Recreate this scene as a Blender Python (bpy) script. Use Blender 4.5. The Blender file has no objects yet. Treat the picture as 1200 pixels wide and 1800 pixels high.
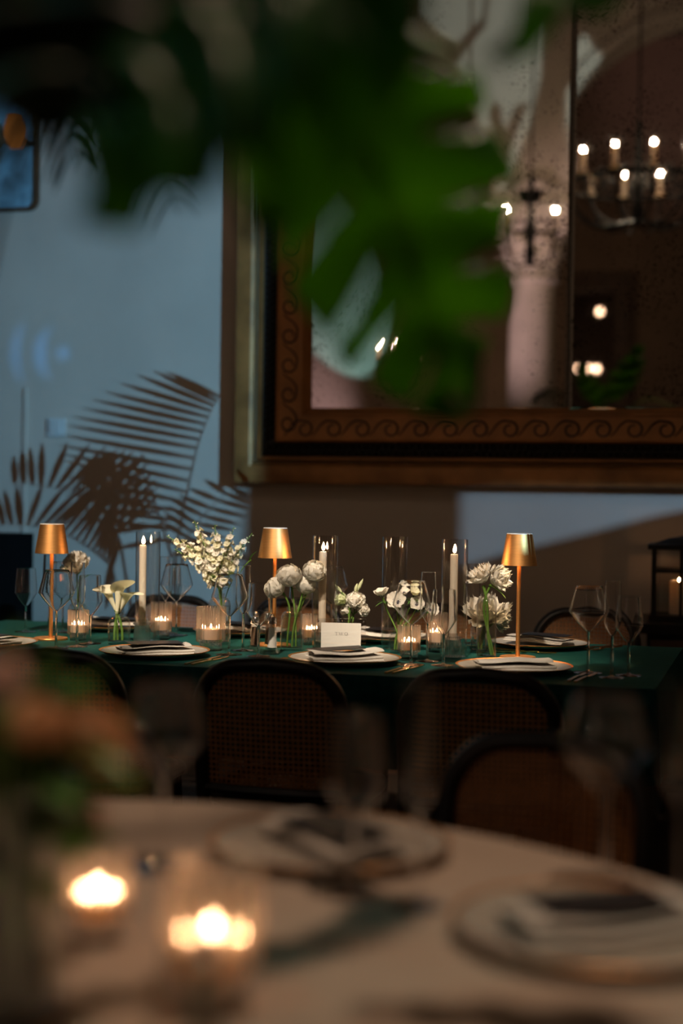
import bpy, bmesh, math, random
from mathutils import Vector, Matrix
PI = math.pi
sin, cos = math.sin, math.cos
SC = bpy.context.scene
COL = SC.collection
random.seed(7)

# ------------------------------------------------------------------ camera
TH, PITCH, ROLL = math.radians(15), math.atan(30/2500), math.radians(.85)
fw0 = Vector((-sin(TH), cos(TH), 0)); r0 = Vector((cos(TH), sin(TH), 0)); u0 = Vector((0, 0, 1))
fw = fw0*cos(PITCH) - u0*sin(PITCH); u1 = u0*cos(PITCH) + fw0*sin(PITCH)
rr = r0*cos(ROLL) + u1*sin(ROLL); uu = u1*cos(ROLL) - r0*sin(ROLL)
cd = bpy.data.cameras.new('camera'); cam = bpy.data.objects.new('camera', cd); COL.objects.link(cam)
cam.matrix_world = Matrix(((rr.x, uu.x, -fw.x, 0), (rr.y, uu.y, -fw.y, 0), (rr.z, uu.z, -fw.z, 1.24), (0, 0, 0, 1)))
cd.sensor_fit = 'VERTICAL'; cd.sensor_height = 36; cd.sensor_width = 24; cd.lens = 50
cd.clip_start = .02
cd.dof.use_dof = True; cd.dof.focus_distance = 4.36; cd.dof.aperture_fstop = 1.12
SC.camera = cam

# ------------------------------------------------------------------ world, lights, exposure
w = bpy.data.worlds.new('night'); SC.world = w; w.use_nodes = True
w.node_tree.nodes['Background'].inputs[0].default_value = (.05, .035, .025, 1)
w.node_tree.nodes['Background'].inputs[1].default_value = .1
SC.view_settings.view_transform = 'Standard'; SC.view_settings.look = 'None'
SC.view_settings.gamma = 1; SC.view_settings.use_curve_mapping = False
SC.view_settings.exposure = 1.3
SC.cycles.use_denoising = True
SC.cycles.transparent_max_bounces = 36; SC.cycles.max_bounces = 14; SC.cycles.transmission_bounces = 14; SC.cycles.diffuse_bounces = 3; SC.cycles.glossy_bounces = 5
SC.cycles.sample_clamp_indirect = 4.0
SC.cycles.caustics_reflective = False

def light(name, kind, loc, energy, color, target=None, radius=.02, angle=60, blend=.3):
    d = bpy.data.lights.new(name, kind); d.energy = energy; d.color = color; d.shadow_soft_size = radius
    o = bpy.data.objects.new(name, d); COL.objects.link(o); o.location = loc
    if kind == 'SPOT': d.spot_size = math.radians(angle); d.spot_blend = blend
    if target is not None:
        o.rotation_euler = (Vector(target) - Vector(loc)).to_track_quat('-Z', 'Y').to_euler()
    return o
L1 = Vector((3.0, .7, 2.2)); L2 = Vector((2.7, .1, 2.45)); L3 = Vector((2.2, 4.9, 2.7)); L4 = Vector((3.6, 1.5, 2.3))
T1 = Vector((-2.25, 6.2, 1.8)); T2 = Vector((-3.15, 6.2, 1.9)); T3 = Vector((-1.75, -.58, 4.8)); T4 = Vector((-.75, 6.2, 1.1))
light('projector_beam', 'SPOT', L1, 600, (.25, .64, 1.0), T1, .0008, 33, 1.0)
light('low_beam', 'SPOT', L4, 270, (.37, .66, 1.0), T4, .0007, 40, .8)
light('blue_beam', 'SPOT', L2, 620, (.03, .30, 1.0), T2, .0004, 20, .3)
light('leaf_beam', 'SPOT', L3, 380, (.66, .90, .95), T3, .0006, 40, .4)
light('lavender_uplight', 'SPOT', (-3.6, 2.6, .35), 190, (1.0, .72, .80), (-1.72, -.7, 3.2), .05, 25, .9)
light('rear_lavender_uplight', 'SPOT', (-4.6, -3.3, .35), 190, (.80, .72, 1.0), (-5.1, -5, 2.1), .05, 36, .9)
light('rear_blue_uplight', 'SPOT', (-3.2, -3.0, .6), 620, (.25, .74, 1.0), (-4.72, -5, 3.7), .01, 20, .15)
# ceiling pin spots over the two tables, then two added fills for the leaves
for px_ in (-2.1, -1.4, -.75):
    light('table_pin_spot', 'SPOT', (px_+.2, 1.2, 4.3), 390, (1.0, .82, .62), (px_, 4.40, .88), .04, 15, .6)
light('front_pin_spot', 'SPOT', (.3, 1.35, 5.6), 115, (1.0, .67, .46), (-.5, 1.5, .8), .08, 26, .8)
light('leaf_backlight_fill', 'SPOT', (-.40, 3.3, 3.5), 120, (1.0, .80, .50), (-.33, 1.42, 1.55), .05, 13, .7)  # added fill from behind that brightens the big split leaf, no real lamp
light('teal_leaf_fill', 'SPOT', (-1.6, -.2, 4.6), 13, (.15, .75, .70), (-.42, .98, 1.52), .05, 16, .7)  # added fill that tints the upper leaves teal, not a lamp of the room

# ------------------------------------------------------------------ helpers
def frange(n): return [i/n for i in range(n+1)]
class MB:
    def __init__(s): s.v = []; s.f = []
    def add(s, V, F):
        o = len(s.v); s.v += [tuple(p) for p in V]; s.f += [tuple(i+o for i in q) for q in F]; return s
    def box(s, c, d, rz=0, bev=0):
        x, y, z = d[0]/2, d[1]/2, d[2]/2
        V = []
        for sz in (-1, 1):
            for sx, sy in ((-1,-1),(1,-1),(1,1),(-1,1)):
                a, b = sx*x, sy*y
                V.append((c[0]+a*cos(rz)-b*sin(rz), c[1]+a*sin(rz)+b*cos(rz), c[2]+sz*z))
        return s.add(V, [(3,2,1,0),(4,5,6,7),(0,1,5,4),(1,2,6,5),(2,3,7,6),(3,0,4,7)])
    def lathe(s, prof, n=32, c=(0,0,0), rib=None, closed=False):
        V = []; F = []; m = len(prof)
        for i in range(n):
            a = 2*PI*i/n
            for r, z in prof:
                k = r*(1+rib[1]*cos(rib[0]*a)) if rib and r > rib[2] else r
                V.append((c[0]+k*cos(a), c[1]+k*sin(a), c[2]+z))
        for i in range(n):
            j = (i+1) % n
            for k in range(m if closed else m-1):
                l = (k+1) % m
                F.append((i*m+k, j*m+k, j*m+l, i*m+l))
        return s.add(V, F)
    def tube(s, pts, r, n=8, flat=1.0):
        pts = [Vector(p) for p in pts]; m = len(pts)
        rs = r if isinstance(r, (list, tuple)) else [r]*m
        V = []; F = []; N = None
        for i, p in enumerate(pts):
            t = (pts[min(i+1, m-1)] - pts[max(i-1, 0)]).normalized()
            if N is None:
                N = t.orthogonal().normalized()
            N = (N - t*N.dot(t))
            N = N.normalized() if N.length > 1e-6 else t.orthogonal().normalized()
            B = t.cross(N)
            for k in range(n):
                a = 2*PI*k/n; V.append(p + (N*cos(a) + B*sin(a)*flat)*rs[i])
        for i in range(m-1):
            for k in range(n):
                l = (k+1) % n
                F.append((i*n+k, i*n+l, (i+1)*n+l, (i+1)*n+k))
        F.append(tuple(range(n-1, -1, -1))); F.append(tuple((m-1)*n+k for k in range(n)))
        return s.add(V, F)
    def grid(s, fn, nu, nv):
        V = [fn(i/nu, j/nv) for j in range(nv+1) for i in range(nu+1)]
        F = [(j*(nu+1)+i, j*(nu+1)+i+1, (j+1)*(nu+1)+i+1, (j+1)*(nu+1)+i) for j in range(nv) for i in range(nu)]
        return s.add(V, F)
    def prism(s, poly, a, b, fn=lambda x, y, h: (x, y, h)):
        n = len(poly)
        V = [fn(x, y, a) for x, y in poly] + [fn(x, y, b) for x, y in poly]
        F = [tuple(range(n-1, -1, -1)), tuple(range(n, 2*n))] + [(i, (i+1) % n, n+(i+1) % n, n+i) for i in range(n)]
        return s.add(V, F)
    def mesh(s, name, mat, smooth=True, ang=.7):
        me = bpy.data.meshes.new(name); me.from_pydata(s.v, [], s.f); me.validate(); me.update()
        bm = bmesh.new(); bm.from_mesh(me); bmesh.ops.recalc_face_normals(bm, faces=bm.faces); bm.to_mesh(me); bm.free()
        me.materials.append(mat)
        if smooth:
            me.shade_smooth(); me.set_sharp_from_angle(angle=ang)
        return me
    def build(s, name, mat, parent=None, loc=None, smooth=True, ang=.7):
        return ob(name, s.mesh(name, mat, smooth, ang), parent, loc)
def ob(name, me, parent=None, loc=None):
    o = bpy.data.objects.new(name, me); COL.objects.link(o)
    if parent: o.parent = parent
    if loc is not None: o.location = loc
    return o
def thing(name, label, cat, loc=(0,0,0), rz=0, group=None):
    o = bpy.data.objects.new(name, None); COL.objects.link(o); o.empty_display_size = .05
    o.location = loc; o.rotation_euler = (0, 0, rz); tag(o, label, cat, group); return o
def tag(o, label, cat, group=None):
    o['label'] = label; o['category'] = cat
    if group: o['group'] = group
    return o
def struct(o, label=None):
    o['kind'] = 'structure'
    if label: o['label'] = label
    return o
def copy_tree(o, parent=None, loc=None, rz=None, label=None):
    c = o.copy(); COL.objects.link(c)
    if parent: c.parent = parent
    if loc is not None: c.location = loc
    if rz is not None: c.rotation_euler = (0, 0, rz)
    if label: c['label'] = label
    for ch in list(o.children): copy_tree(ch, c)
    return c
def bez(p0, p1, p2, p3, n=12):
    p0, p1, p2, p3 = map(Vector, (p0, p1, p2, p3)); R = []
    for i in range(n+1):
        t = i/n; R.append(p0*(1-t)**3 + p1*3*t*(1-t)**2 + p2*3*t*t*(1-t) + p3*t**3)
    return R
def spline(P, n=24):
    P = [Vector(p) for p in P]; Q = [P[0]*2-P[1]] + P + [P[-1]*2-P[-2]]; R = []
    m = len(P)-1
    for i in range(n+1):
        x = min(i/n*m, m-1e-6); k = int(x); t = x-k; a, b, c, d = Q[k:k+4]
        R.append(.5*((2*b) + (c-a)*t + (2*a-5*b+4*c-d)*t*t + (3*b-a-3*c+d)*t**3))
    return R

# ------------------------------------------------------------------ materials
def newmat(name):
    m = bpy.data.materials.new(name); m.use_nodes = True; nt = m.node_tree
    return m, nt, nt.nodes['Principled BSDF'], nt.nodes['Material Output']
def pbr(name, col, rough=.5, metal=0, var=0, vscale=8, bump=0, bscale=60, stretch=None, **kw):
    m, nt, b, out = newmat(name)
    b.inputs['Base Color'].default_value = (*col, 1); b.inputs['Roughness'].default_value = rough; b.inputs['Metallic'].default_value = metal
    for k, v in kw.items(): b.inputs[k.replace('_', ' ')].default_value = v
    if var or bump:
        tc = nt.nodes.new('ShaderNodeTexCoord'); mp = nt.nodes.new('ShaderNodeMapping'); nt.links.new(tc.outputs['Object'], mp.inputs[0])
        if stretch: mp.inputs['Scale'].default_value = stretch
    if var:
        n = nt.nodes.new('ShaderNodeTexNoise'); n.inputs['Scale'].default_value = vscale; n.inputs['Detail'].default_value = 5
        nt.links.new(mp.outputs[0], n.inputs['Vector'])
        r = nt.nodes.new('ShaderNodeValToRGB'); r.color_ramp.elements[0].position = .3; r.color_ramp.elements[1].position = .7
        r.color_ramp.elements[0].color = (*[c*(1-var) for c in col], 1); r.color_ramp.elements[1].color = (*[min(1, c*(1+var)) for c in col], 1)
        nt.links.new(n.outputs['Fac'], r.inputs[0]); nt.links.new(r.outputs[0], b.inputs['Base Color'])
    if bump:
        n = nt.nodes.new('ShaderNodeTexNoise'); n.inputs['Scale'].default_value = bscale; n.inputs['Detail'].default_value = 4
        nt.links.new(mp.outputs[0], n.inputs['Vector'])
        q = nt.nodes.new('ShaderNodeBump'); q.inputs['Strength'].default_value = bump; q.inputs['Distance'].default_value = .01
        nt.links.new(n.outputs['Fac'], q.inputs['Height']); nt.links.new(q.outputs[0], b.inputs['Normal'])
    return m
def thin(name, tint=(.97, .97, .97), ior=1.45, gloss=1.0, rough=.02, translucent=None, tw=0):
    m, nt, b, out = newmat(name); nt.nodes.remove(b)
    t = nt.nodes.new('ShaderNodeBsdfTransparent'); t.inputs[0].default_value = (*tint, 1)
    g = nt.nodes.new('ShaderNodeBsdfGlossy'); g.inputs['Color'].default_value = (gloss, gloss, gloss, 1); g.inputs['Roughness'].default_value = rough
    lw = nt.nodes.new('ShaderNodeLayerWeight'); lw.inputs[0].default_value = .5
    f0 = 1.6*((ior-1)/(ior+1))**2
    pw = nt.nodes.new('ShaderNodeMath'); pw.operation = 'POWER'; pw.inputs[1].default_value = 3.6; nt.links.new(lw.outputs['Facing'], pw.inputs[0])
    fr = nt.nodes.new('ShaderNodeMath'); fr.operation = 'MULTIPLY_ADD'; fr.inputs[1].default_value = 1-f0; fr.inputs[2].default_value = f0; nt.links.new(pw.outputs[0], fr.inputs[0])
    mx = nt.nodes.new('ShaderNodeMixShader'); nt.links.new(fr.outputs[0], mx.inputs[0]); nt.links.new(t.outputs[0], mx.inputs[1]); nt.links.new(g.outputs[0], mx.inputs[2])
    last = mx
    if translucent:
        tl = nt.nodes.new('ShaderNodeBsdfTranslucent'); tl.inputs[0].default_value = (*translucent, 1)
        m2 = nt.nodes.new('ShaderNodeMixShader'); m2.inputs[0].default_value = tw
        nt.links.new(mx.outputs[0], m2.inputs[1]); nt.links.new(tl.outputs[0], m2.inputs[2]); last = m2
    nt.links.new(last.outputs[0], out.inputs[0]); return m
def soft(name, col, tr, tw=.35, rough=.6, var=.0, spec=.2):
    """diffuse + translucent: petals, leaves, wax"""
    m, nt, b, out = newmat(name)
    b.inputs['Base Color'].default_value = (*col, 1); b.inputs['Roughness'].default_value = rough; b.inputs['Specular IOR Level'].default_value = spec
    if var:
        tc = nt.nodes.new('ShaderNodeTexCoord')
        n = nt.nodes.new('ShaderNodeTexNoise'); n.inputs['Scale'].default_value = 9; nt.links.new(tc.outputs['Object'], n.inputs['Vector'])
        r = nt.nodes.new('ShaderNodeValToRGB'); r.color_ramp.elements[0].position = .35; r.color_ramp.elements[1].position = .65
        r.color_ramp.elements[0].color = (*[c*(1-var) for c in col], 1); r.color_ramp.elements[1].color = (*[min(1, c*(1+var)) for c in col], 1)
        nt.links.new(n.outputs['Fac'], r.inputs[0]); nt.links.new(r.outputs[0], b.inputs['Base Color'])
    t = nt.nodes.new('ShaderNodeBsdfTranslucent'); t.inputs[0].default_value = (*tr, 1)
    mx = nt.nodes.new('ShaderNodeMixShader'); mx.inputs[0].default_value = tw
    nt.links.new(b.outputs[0], mx.inputs[1]); nt.links.new(t.outputs[0], mx.inputs[2]); nt.links.new(mx.outputs[0], out.inputs[0])
    return m
def ribbed_mat():
    m, nt, b, out = newmat('ribbed_glass')
    b.inputs['Base Color'].default_value = (1, .985, .97, 1); b.inputs['Roughness'].default_value = .03
    b.inputs['Transmission Weight'].default_value = 1; b.inputs['IOR'].default_value = 1.46; b.inputs['Alpha'].default_value = .6
    t = nt.nodes.new('ShaderNodeBsdfTranslucent'); t.inputs[0].default_value = (1, .86, .74, 1)
    mx = nt.nodes.new('ShaderNodeMixShader'); mx.inputs[0].default_value = .07
    nt.links.new(b.outputs[0], mx.inputs[1]); nt.links.new(t.outputs[0], mx.inputs[2]); nt.links.new(mx.outputs[0], out.inputs[0]); return m
def emit(name, col, s):
    m, nt, b, out = newmat(name); nt.nodes.remove(b)
    e = nt.nodes.new('ShaderNodeEmission'); e.inputs[0].default_value = (*col, 1); e.inputs[1].default_value = s
    nt.links.new(e.outputs[0], out.inputs[0]); return m
def mirror_mat():
    m, nt, b, out = newmat('antique_mirror')
    b.inputs['Metallic'].default_value = 1; b.inputs['Roughness'].default_value = .015
    tc = nt.nodes.new('ShaderNodeTexCoord')
    n1 = nt.nodes.new('ShaderNodeTexNoise'); n1.inputs['Scale'].default_value = 120; n1.inputs['Detail'].default_value = 2
    n2 = nt.nodes.new('ShaderNodeTexNoise'); n2.inputs['Scale'].default_value = 2.2; n2.inputs['Detail'].default_value = 3
    for n in (n1, n2): nt.links.new(tc.outputs['Object'], n.inputs['Vector'])
    ad = nt.nodes.new('ShaderNodeMath'); ad.operation = 'MULTIPLY_ADD'; ad.inputs[1].default_value = .55
    nt.links.new(n2.outputs['Fac'], ad.inputs[0]); nt.links.new(n1.outputs['Fac'], ad.inputs[2])
    r = nt.nodes.new('ShaderNodeValToRGB'); r.color_ramp.elements[0].position = .925; r.color_ramp.elements[1].position = .955
    r.color_ramp.elements[0].color = (.80, .77, .70, 1); r.color_ramp.elements[1].color = (.05, .045, .04, 1)
    nt.links.new(ad.outputs[0], r.inputs[0]); nt.links.new(r.outputs[0], b.inputs['Base Color'])
    return m
M = dict(
    plaster=pbr('warm_plaster', (.60, .50, .42), .85, var=.06, vscale=3, bump=.25, bscale=120),
    dim_plaster=pbr('dimmed_plaster', (.27, .17, .115), .85, var=.08, vscale=3, bump=.2, bscale=100),  # rear wall plaster, with the dimness of the far room put into the colour
    cream=pbr('cream_stone', (.66, .56, .48), .8, var=.12, vscale=6, bump=.3, bscale=40),
    ceiling=pbr('dark_ceiling', (.16, .12, .09), .9, var=.1, vscale=3),
    floor=pbr('dark_wood_floor', (.035, .022, .014), .45, var=.3, vscale=5, stretch=(1, 8, 1)),
    velvet=pbr('green_velvet', (.005, .050, .046), .75, var=.35, vscale=26, bump=.25, bscale=50, stretch=(1, 2.5, 1), Sheen_Weight=.25, Sheen_Roughness=.4, Sheen_Tint=(.15, .7, .6, 1), Specular_IOR_Level=.1),
    linen=pbr('pale_linen', (.56, .46, .37), .9, var=.06, vscale=7, bump=.15, bscale=220),
    black=pbr('black_lacquered_wood', (.012, .010, .009), .35, var=.3, vscale=20),
    blackmetal=pbr('black_iron', (.015, .014, .013), .5, var=.2, vscale=20, Metallic=.6),
    cane=pbr('woven_cane', (.40, .17, .055), .55, var=.25, vscale=60),
    velvetblack=pbr('matt_black', (.0025, .0025, .003), .95, var=.2, Specular_IOR_Level=.1),
    wood=pbr('brown_wood', (.10, .045, .02), .5, var=.3, vscale=9, stretch=(1, 6, 1)),
    gold=pbr('brushed_gold', (.84, .42, .145), .47, 1, var=.06, vscale=30, stretch=(1, 1, 14)),
    goldcut=pbr('polished_gold', (.83, .52, .20), .22, 1, var=.05),
    silver=pbr('silver_cap', (.75, .75, .78), .2, 1, var=.05),
    white=pbr('matte_white', (.75, .72, .68), .6, var=.03),
    napkin=pbr('white_napkin', (.72, .68, .62), .85, var=.04, vscale=14, bump=.2, bscale=200),
    menu=pbr('charcoal_card', (.014, .012, .014), .42, var=.1),
    paper=pbr('cream_paper', (.80, .76, .70), .8, var=.02),
    ink=pbr('grey_ink', (.20, .18, .17), .7, var=.05),
    plate=pbr('pearl_glass', (.55, .50, .43), .2, var=.15, vscale=30, stretch=(1, 1, 1)),
    frame_gold=pbr('aged_gold_moulding', (.36, .155, .045), .48, .25, var=.35, vscale=7, bump=.2, bscale=30),
    frame_band=pbr('bronze_band', (.40, .155, .038), .5, .15, var=.22, vscale=9, bump=.15, bscale=40),
    frame_dark=pbr('dark_carving', (.016, .011, .008), .5, .2, var=.3, vscale=30),
    frame_bead=pbr('gilt_bead', (.70, .52, .30), .3, .8, var=.2),
    scroll=pbr('dark_scroll_inlay', (.022, .010, .005), .5, .2, var=.2),
    mirror=mirror_mat(),
    glass=thin('clear_thin_glass', (.97, .97, .965), 1.5, rough=.03),
    crystal=pbr('wine_crystal', (1, 1, 1), .0, Transmission_Weight=1.0, IOR=1.48),
    ribbed=ribbed_mat(),
    acrylic=thin('clear_acrylic', (.98, .98, .98), 1.5, 1, .01),
    water=thin('water', (.95, .97, .93), 1.33, .6),
    solid=pbr('solid_crystal', (1, 1, 1), .02, var=0, Transmission_Weight=1.0, IOR=1.45),
    petal=soft('white_petal', (.86, .82, .74), (.80, .74, .62), .28),
    cream_petal=soft('cream_petal', (.84, .80, .60), (.75, .72, .45), .3),
    green_petal=soft('greenish_petal', (.70, .74, .48), (.6, .68, .32), .3),
    peach=soft('peach_petal', (.90, .56, .34), (.78, .38, .18), .3, var=.15),
    blush=soft('blush_petal', (.78, .55, .48), (.7, .45, .38), .3, var=.12),
    stem=soft('green_stem', (.16, .30, .05), (.25, .42, .06), .25, .45, .2, .4),
    leaf=soft('green_leaf', (.08, .20, .04), (.16, .34, .05), .3, .4, .25, .5),
    monstera=soft('monstera_leaf', (.022, .11, .020), (.21, .42, .025), .48, .35, .3, .5),
    darkleaf=soft('dark_palm_leaf', (.020, .045, .018), (.03, .07, .015), .2, .4, .3, .5),
    tip=soft('yellow_leaf_tip', (.42, .26, .05), (.4, .25, .04), .3),
    darkcentre=pbr('anemone_centre', (.012, .010, .025), .6, var=.3, vscale=60),
    spadix=pbr('yellow_spadix', (.80, .50, .06), .6, var=.15),
    wax=soft('ivory_wax', (.86, .78, .66), (.95, .72, .48), .35, .45),
    wick=pbr('burnt_wick', (.02, .015, .01), .9, var=.1),
    flame=emit('candle_flame', (1.0, .56, .26), 130),
    teaflame=emit('tealight_flame', (1.0, .50, .23), 150),
    bulb=emit('warm_bulb', (1.0, .78, .57), 250),
    farbulb=emit('far_bulb', (1.0, .60, .40), 5),
    amber=emit('amber_shade', (1.0, .36, .08), .06),
    led=emit('lamp_led', (1.0, .70, .40), 60),
    salt=pbr('salt', (.85, .82, .78), .9, var=.05, vscale=200),
    pepper=pbr('ground_pepper', (.16, .09, .05), .9, var=.5, vscale=300),
    switch=pbr('switch_plate', (.62, .60, .58), .35, var=.02),
    blue_reflection=pbr('painted_blue_reflection', (.20, .36, .46), .25, var=.45, vscale=9),  # blue reflection on the picture glass, put into the panel colour
    pot=pbr('clay_pot', (.10, .06, .04), .8, var=.2),
    soil=pbr('soil', (.02, .013, .008), 1, var=.4, vscale=60),
)
M['solid'].node_tree.nodes['Principled BSDF'].inputs['Base Color'].default_value = (1, 1, 1, 1)

# ------------------------------------------------------------------ room shell
def slab(name, lo, hi, mat, label):
    c = [(a+b)/2 for a, b in zip(lo, hi)]; d = [b-a for a, b in zip(lo, hi)]
    return struct(MB().box((0, 0, 0), d).build(name, mat, loc=c, smooth=False), label)
XL, XR, YW, YA, YR, ZC = -6.2, 5.2, 6.2, -.6, -5.0, 6.7
slab('floor', (XL, -8.6, -.1), (XR, YW, 0), M['floor'], 'dark wooden floor')
slab('ceiling', (XL, -8.6, ZC), (XR, YW, ZC+.1), M['ceiling'], 'dark high ceiling')
slab('wall_back', (XL, YW, 0), (XR, YW+.15, ZC), M['plaster'], 'beige plaster wall behind the green table')
slab('wall_left', (XL-.15, -8.6, 0), (XL, YW, ZC), M['plaster'], 'beige plaster side wall')
slab('wall_right', (XR, -8.6, 0), (XR+.15, YW, ZC), M['plaster'], 'beige plaster side wall')
slab('baseboard_back', (XL, YW-.02, 0), (XR, YW, .16), M['wood'], 'dark wooden baseboard')
struct(MB().box((0, 0, 0), (.016, .012, 1.2)).build('trim_1', M['plaster'], loc=(-3.235, YW-.006, 1.13)), 'slim vertical plaster ridge on the blue-lit wall')
# rear wall with a doorway seen only in the mirror
DX0, DX1, DZ = -1.62, -.86, 3.72
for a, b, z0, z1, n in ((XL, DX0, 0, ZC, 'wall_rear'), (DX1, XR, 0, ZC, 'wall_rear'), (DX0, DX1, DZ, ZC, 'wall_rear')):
    slab(n, (a, YR-.2, z0), (b, YR, z1), M['dim_plaster'], 'plaster wall at the far end of the room, seen in the mirror')
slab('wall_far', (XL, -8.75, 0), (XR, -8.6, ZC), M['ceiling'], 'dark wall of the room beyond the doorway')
for i, (x, z0, z1, wd) in enumerate(((DX0-.09, 0, DZ+.2, .18), (DX1+.09, 0, DZ+.2, .18))):
    slab('trim_%d' % (2+i), (x-wd/2, YR, z0), (x+wd/2, YR+.07, z1), M['wood'], 'brown wooden door casing seen in the mirror')
slab('trim_4', (DX0-.18, YR, DZ), (DX1+.18, YR+.08, DZ+.2), M['wood'], 'brown wooden door head seen in the mirror')

# arcade behind the camera: columns, arches and spandrels
ARC_R, PITCHX, SPR = 1.515, 3.73, 4.0
cols = [-1.72-PITCHX, -1.72, -1.72+PITCHX]
arcade = thing('wall_arcade', 'cream plaster arcade of round arches on columns, seen in the mirror', 'arcade'); del arcade['category']; struct(arcade)
edges = [XL, cols[0]+.35]
def bay(x0, x1):
    """solid spandrel block over one arch opening x0..x1 and its half piers"""
    c = (x0+x1)/2; R = (x1-x0)/2; N = 28
    arc = [(c-R*cos(PI*i/N), SPR+R*sin(PI*i/N)) for i in range(N+1)]
    m = MB()
    for (xa, za), (xb, zb) in zip(arc[:-1], arc[1:]):
        m.prism([(xa, za), (xb, zb), (xb, ZC), (xa, ZC)], YA-.36, YA, lambda x, y, h: (x, h, y))
    m.build('spandrel', M['plaster'], arcade, smooth=False)
    q = MB()
    for wd, out in ((.10, .05), (.045, .085)):
        V = []; F = []
        for i in range(N+1):
            a = PI*i/N
            for R2, yy in ((R, YA-.01), (R, YA+out), (R+wd, YA+out), (R+wd, YA-.01)):
                V.append((c-R2*cos(a), yy, SPR+R2*sin(a)))
        for i in range(N):
            for k in range(4): F.append((i*4+k, i*4+(k+1) % 4, (i+1)*4+(k+1) % 4, (i+1)*4+k))
        q.add(V, F)
    q.build('archivolt', M['cream'], arcade)
for c in cols:
    MB().box((c, YA-.18, (SPR+ZC)/2), (.70, .36, ZC-SPR)).build('pier', M['plaster'], arcade, smooth=False)
    m = MB(); m.lathe([(.30, 0), (.30, .12), (.27, .14), (.29, .2), (.25, .25), (.225, .3)], 32, (c, YA-.18, 0)); m.build('column_base', M['cream'], arcade)
    m = MB(); m.lathe([(.225, .3), (.222, 1.6), (.20, 3.18)], 32, (c, YA-.18, 0)); m.build('shaft', M['cream'], arcade)
    m = MB(); m.lathe([(.20, 3.18), (.235, 3.2), (.245, 3.225), (.235, 3.25), (.20, 3.27)], 32, (c, YA-.18, 0)); m.build('astragal', M['cream'], arcade)
    m = MB(); m.lathe([(.20, 3.27), (.215, 3.4), (.25, 3.55), (.33, 3.70)], 32, (c, YA-.18, 0)); m.build('capital_bell', M['cream'], arcade)
    for row, (z, h, rad, n) in enumerate(((3.27, .22, .215, 8), (3.36, .26, .235, 8))):
        for k in range(n):
            a = 2*PI*(k+.5*row)/n
            def lf(u, v, a=a, z=z, h=h, rad=rad):
                wd = .085*math.sin(PI*(.2+.75*v))*(1+.18*sin(18*v)); x = (2*u-1)*wd
                r_ = rad + .02 + .03*v + (.10*max(0, v-.6)**1.3*3) - .3*abs(x)*.3
                zz = z + h*(v if v < .85 else .85-(v-.85)*.9)
                return (c+r_*cos(a)-x*sin(a), YA-.18+r_*sin(a)+x*cos(a), zz)
            MB().grid(lf, 6, 10).build('acanthus_leaf', M['cream'], arcade)
    for sx in (-1, 1):
        for sy in (-1, 1):
            pts = [(c+sx*(.27+.07*sin(t)*(1-t/9)), YA-.18+sy*(.27+.07*sin(t)*(1-t/9)), 3.66+.07*cos(t)*(1-t/9)) for t in [i*.45 for i in range(18)]]
            MB().tube(pts, .022, 8).build('volute', M['cream'], arcade)
    m = MB(); m.box((c, YA-.18, 3.76), (.74, .74, .07)).box((c, YA-.18, 3.83), (.80, .80, .06)).box((c, YA-.18, 3.93), (.72, .60, .15)); m.build('abacus', M['cream'], arcade, smooth=False)
    fan = [(-.06, 3.86), (.06, 3.86), (.15, 4.05), (.09, 4.085), (0, 4.095), (-.09, 4.085), (-.15, 4.05)]
    MB().prism([(c+x, z) for x, z in fan], YA, YA+.12, lambda x, y, h: (x, h, y)).build('fan_ornament', M['cream'], arcade, smooth=False)
bay(cols[0]+.35, cols[1]-.35); bay(cols[1]+.35, cols[2]-.35)
MB().box(((XL+cols[0]-.35)/2, YA-.18, (SPR+ZC)/2), (cols[0]-.35-XL, .36, ZC-SPR)).build('spandrel', M['plaster'], arcade, smooth=False)
bay(cols[2]+.35, XR+.1) if False else MB().box(((XR+cols[2]+.35)/2, YA-.18, (SPR+1.4+ZC)/2), (XR-cols[2]-.35, .36, ZC-SPR-1.4)).build('spandrel', M['plaster'], arcade, smooth=False)

# ------------------------------------------------------------------ wall mirror in a gilt frame
MX0, MZ0, MX1, MZ1 = -2.138, 1.287, 1.98, 4.95
mir = thing('wall_mirror', 'huge gilt-framed antique mirror with wave-scroll border on the wall', 'mirror', (0, YW, 0))
def ring(prof, mat, name):
    """prof: (distance in from the outer edge, protrusion)"""
    V = []; F = []; n = len(prof)
    for cx, cz, sx, sz in ((MX0, MZ0, 1, 1), (MX1, MZ0, -1, 1), (MX1, MZ1, -1, -1), (MX0, MZ1, 1, -1)):
        for d, p in prof: V.append((cx+sx*d, -p, cz+sz*d))
    for i in range(4):
        j = (i+1) % 4
        for k in range(n-1): F.append((i*n+k, j*n+k, j*n+k+1, i*n+k+1))
    return MB().add(V, F).build(name, mat, mir, ang=.4)
ring([(0, 0), (0, .115), (.006, .126), (.02, .13), (.075, .128), (.088, .118), (.092, .1)], M['frame_gold'], 'outer_moulding')
ring([(.092, .1), (.094, .112), (.097, .116), (.100, .112), (.102, .1)], M['frame_bead'], 'gilt_bead')
ring([(.102, .1), (.105, .09), (.110, .106), (.118, .106), (.123, .085)], M['frame_gold'], 'inner_fillet')
ring([(.123, .085), (.130, .078), (.180, .078), (.187, .09)], M['frame_dark'], 'carved_channel')
ring([(.187, .09), (.192, .098), (.200, .092), (.300, .084), (.304, .092), (.312, .092), (.318, .08), (.345, .05)], M['frame_band'], 'scroll_band')
cv = MB()
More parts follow.
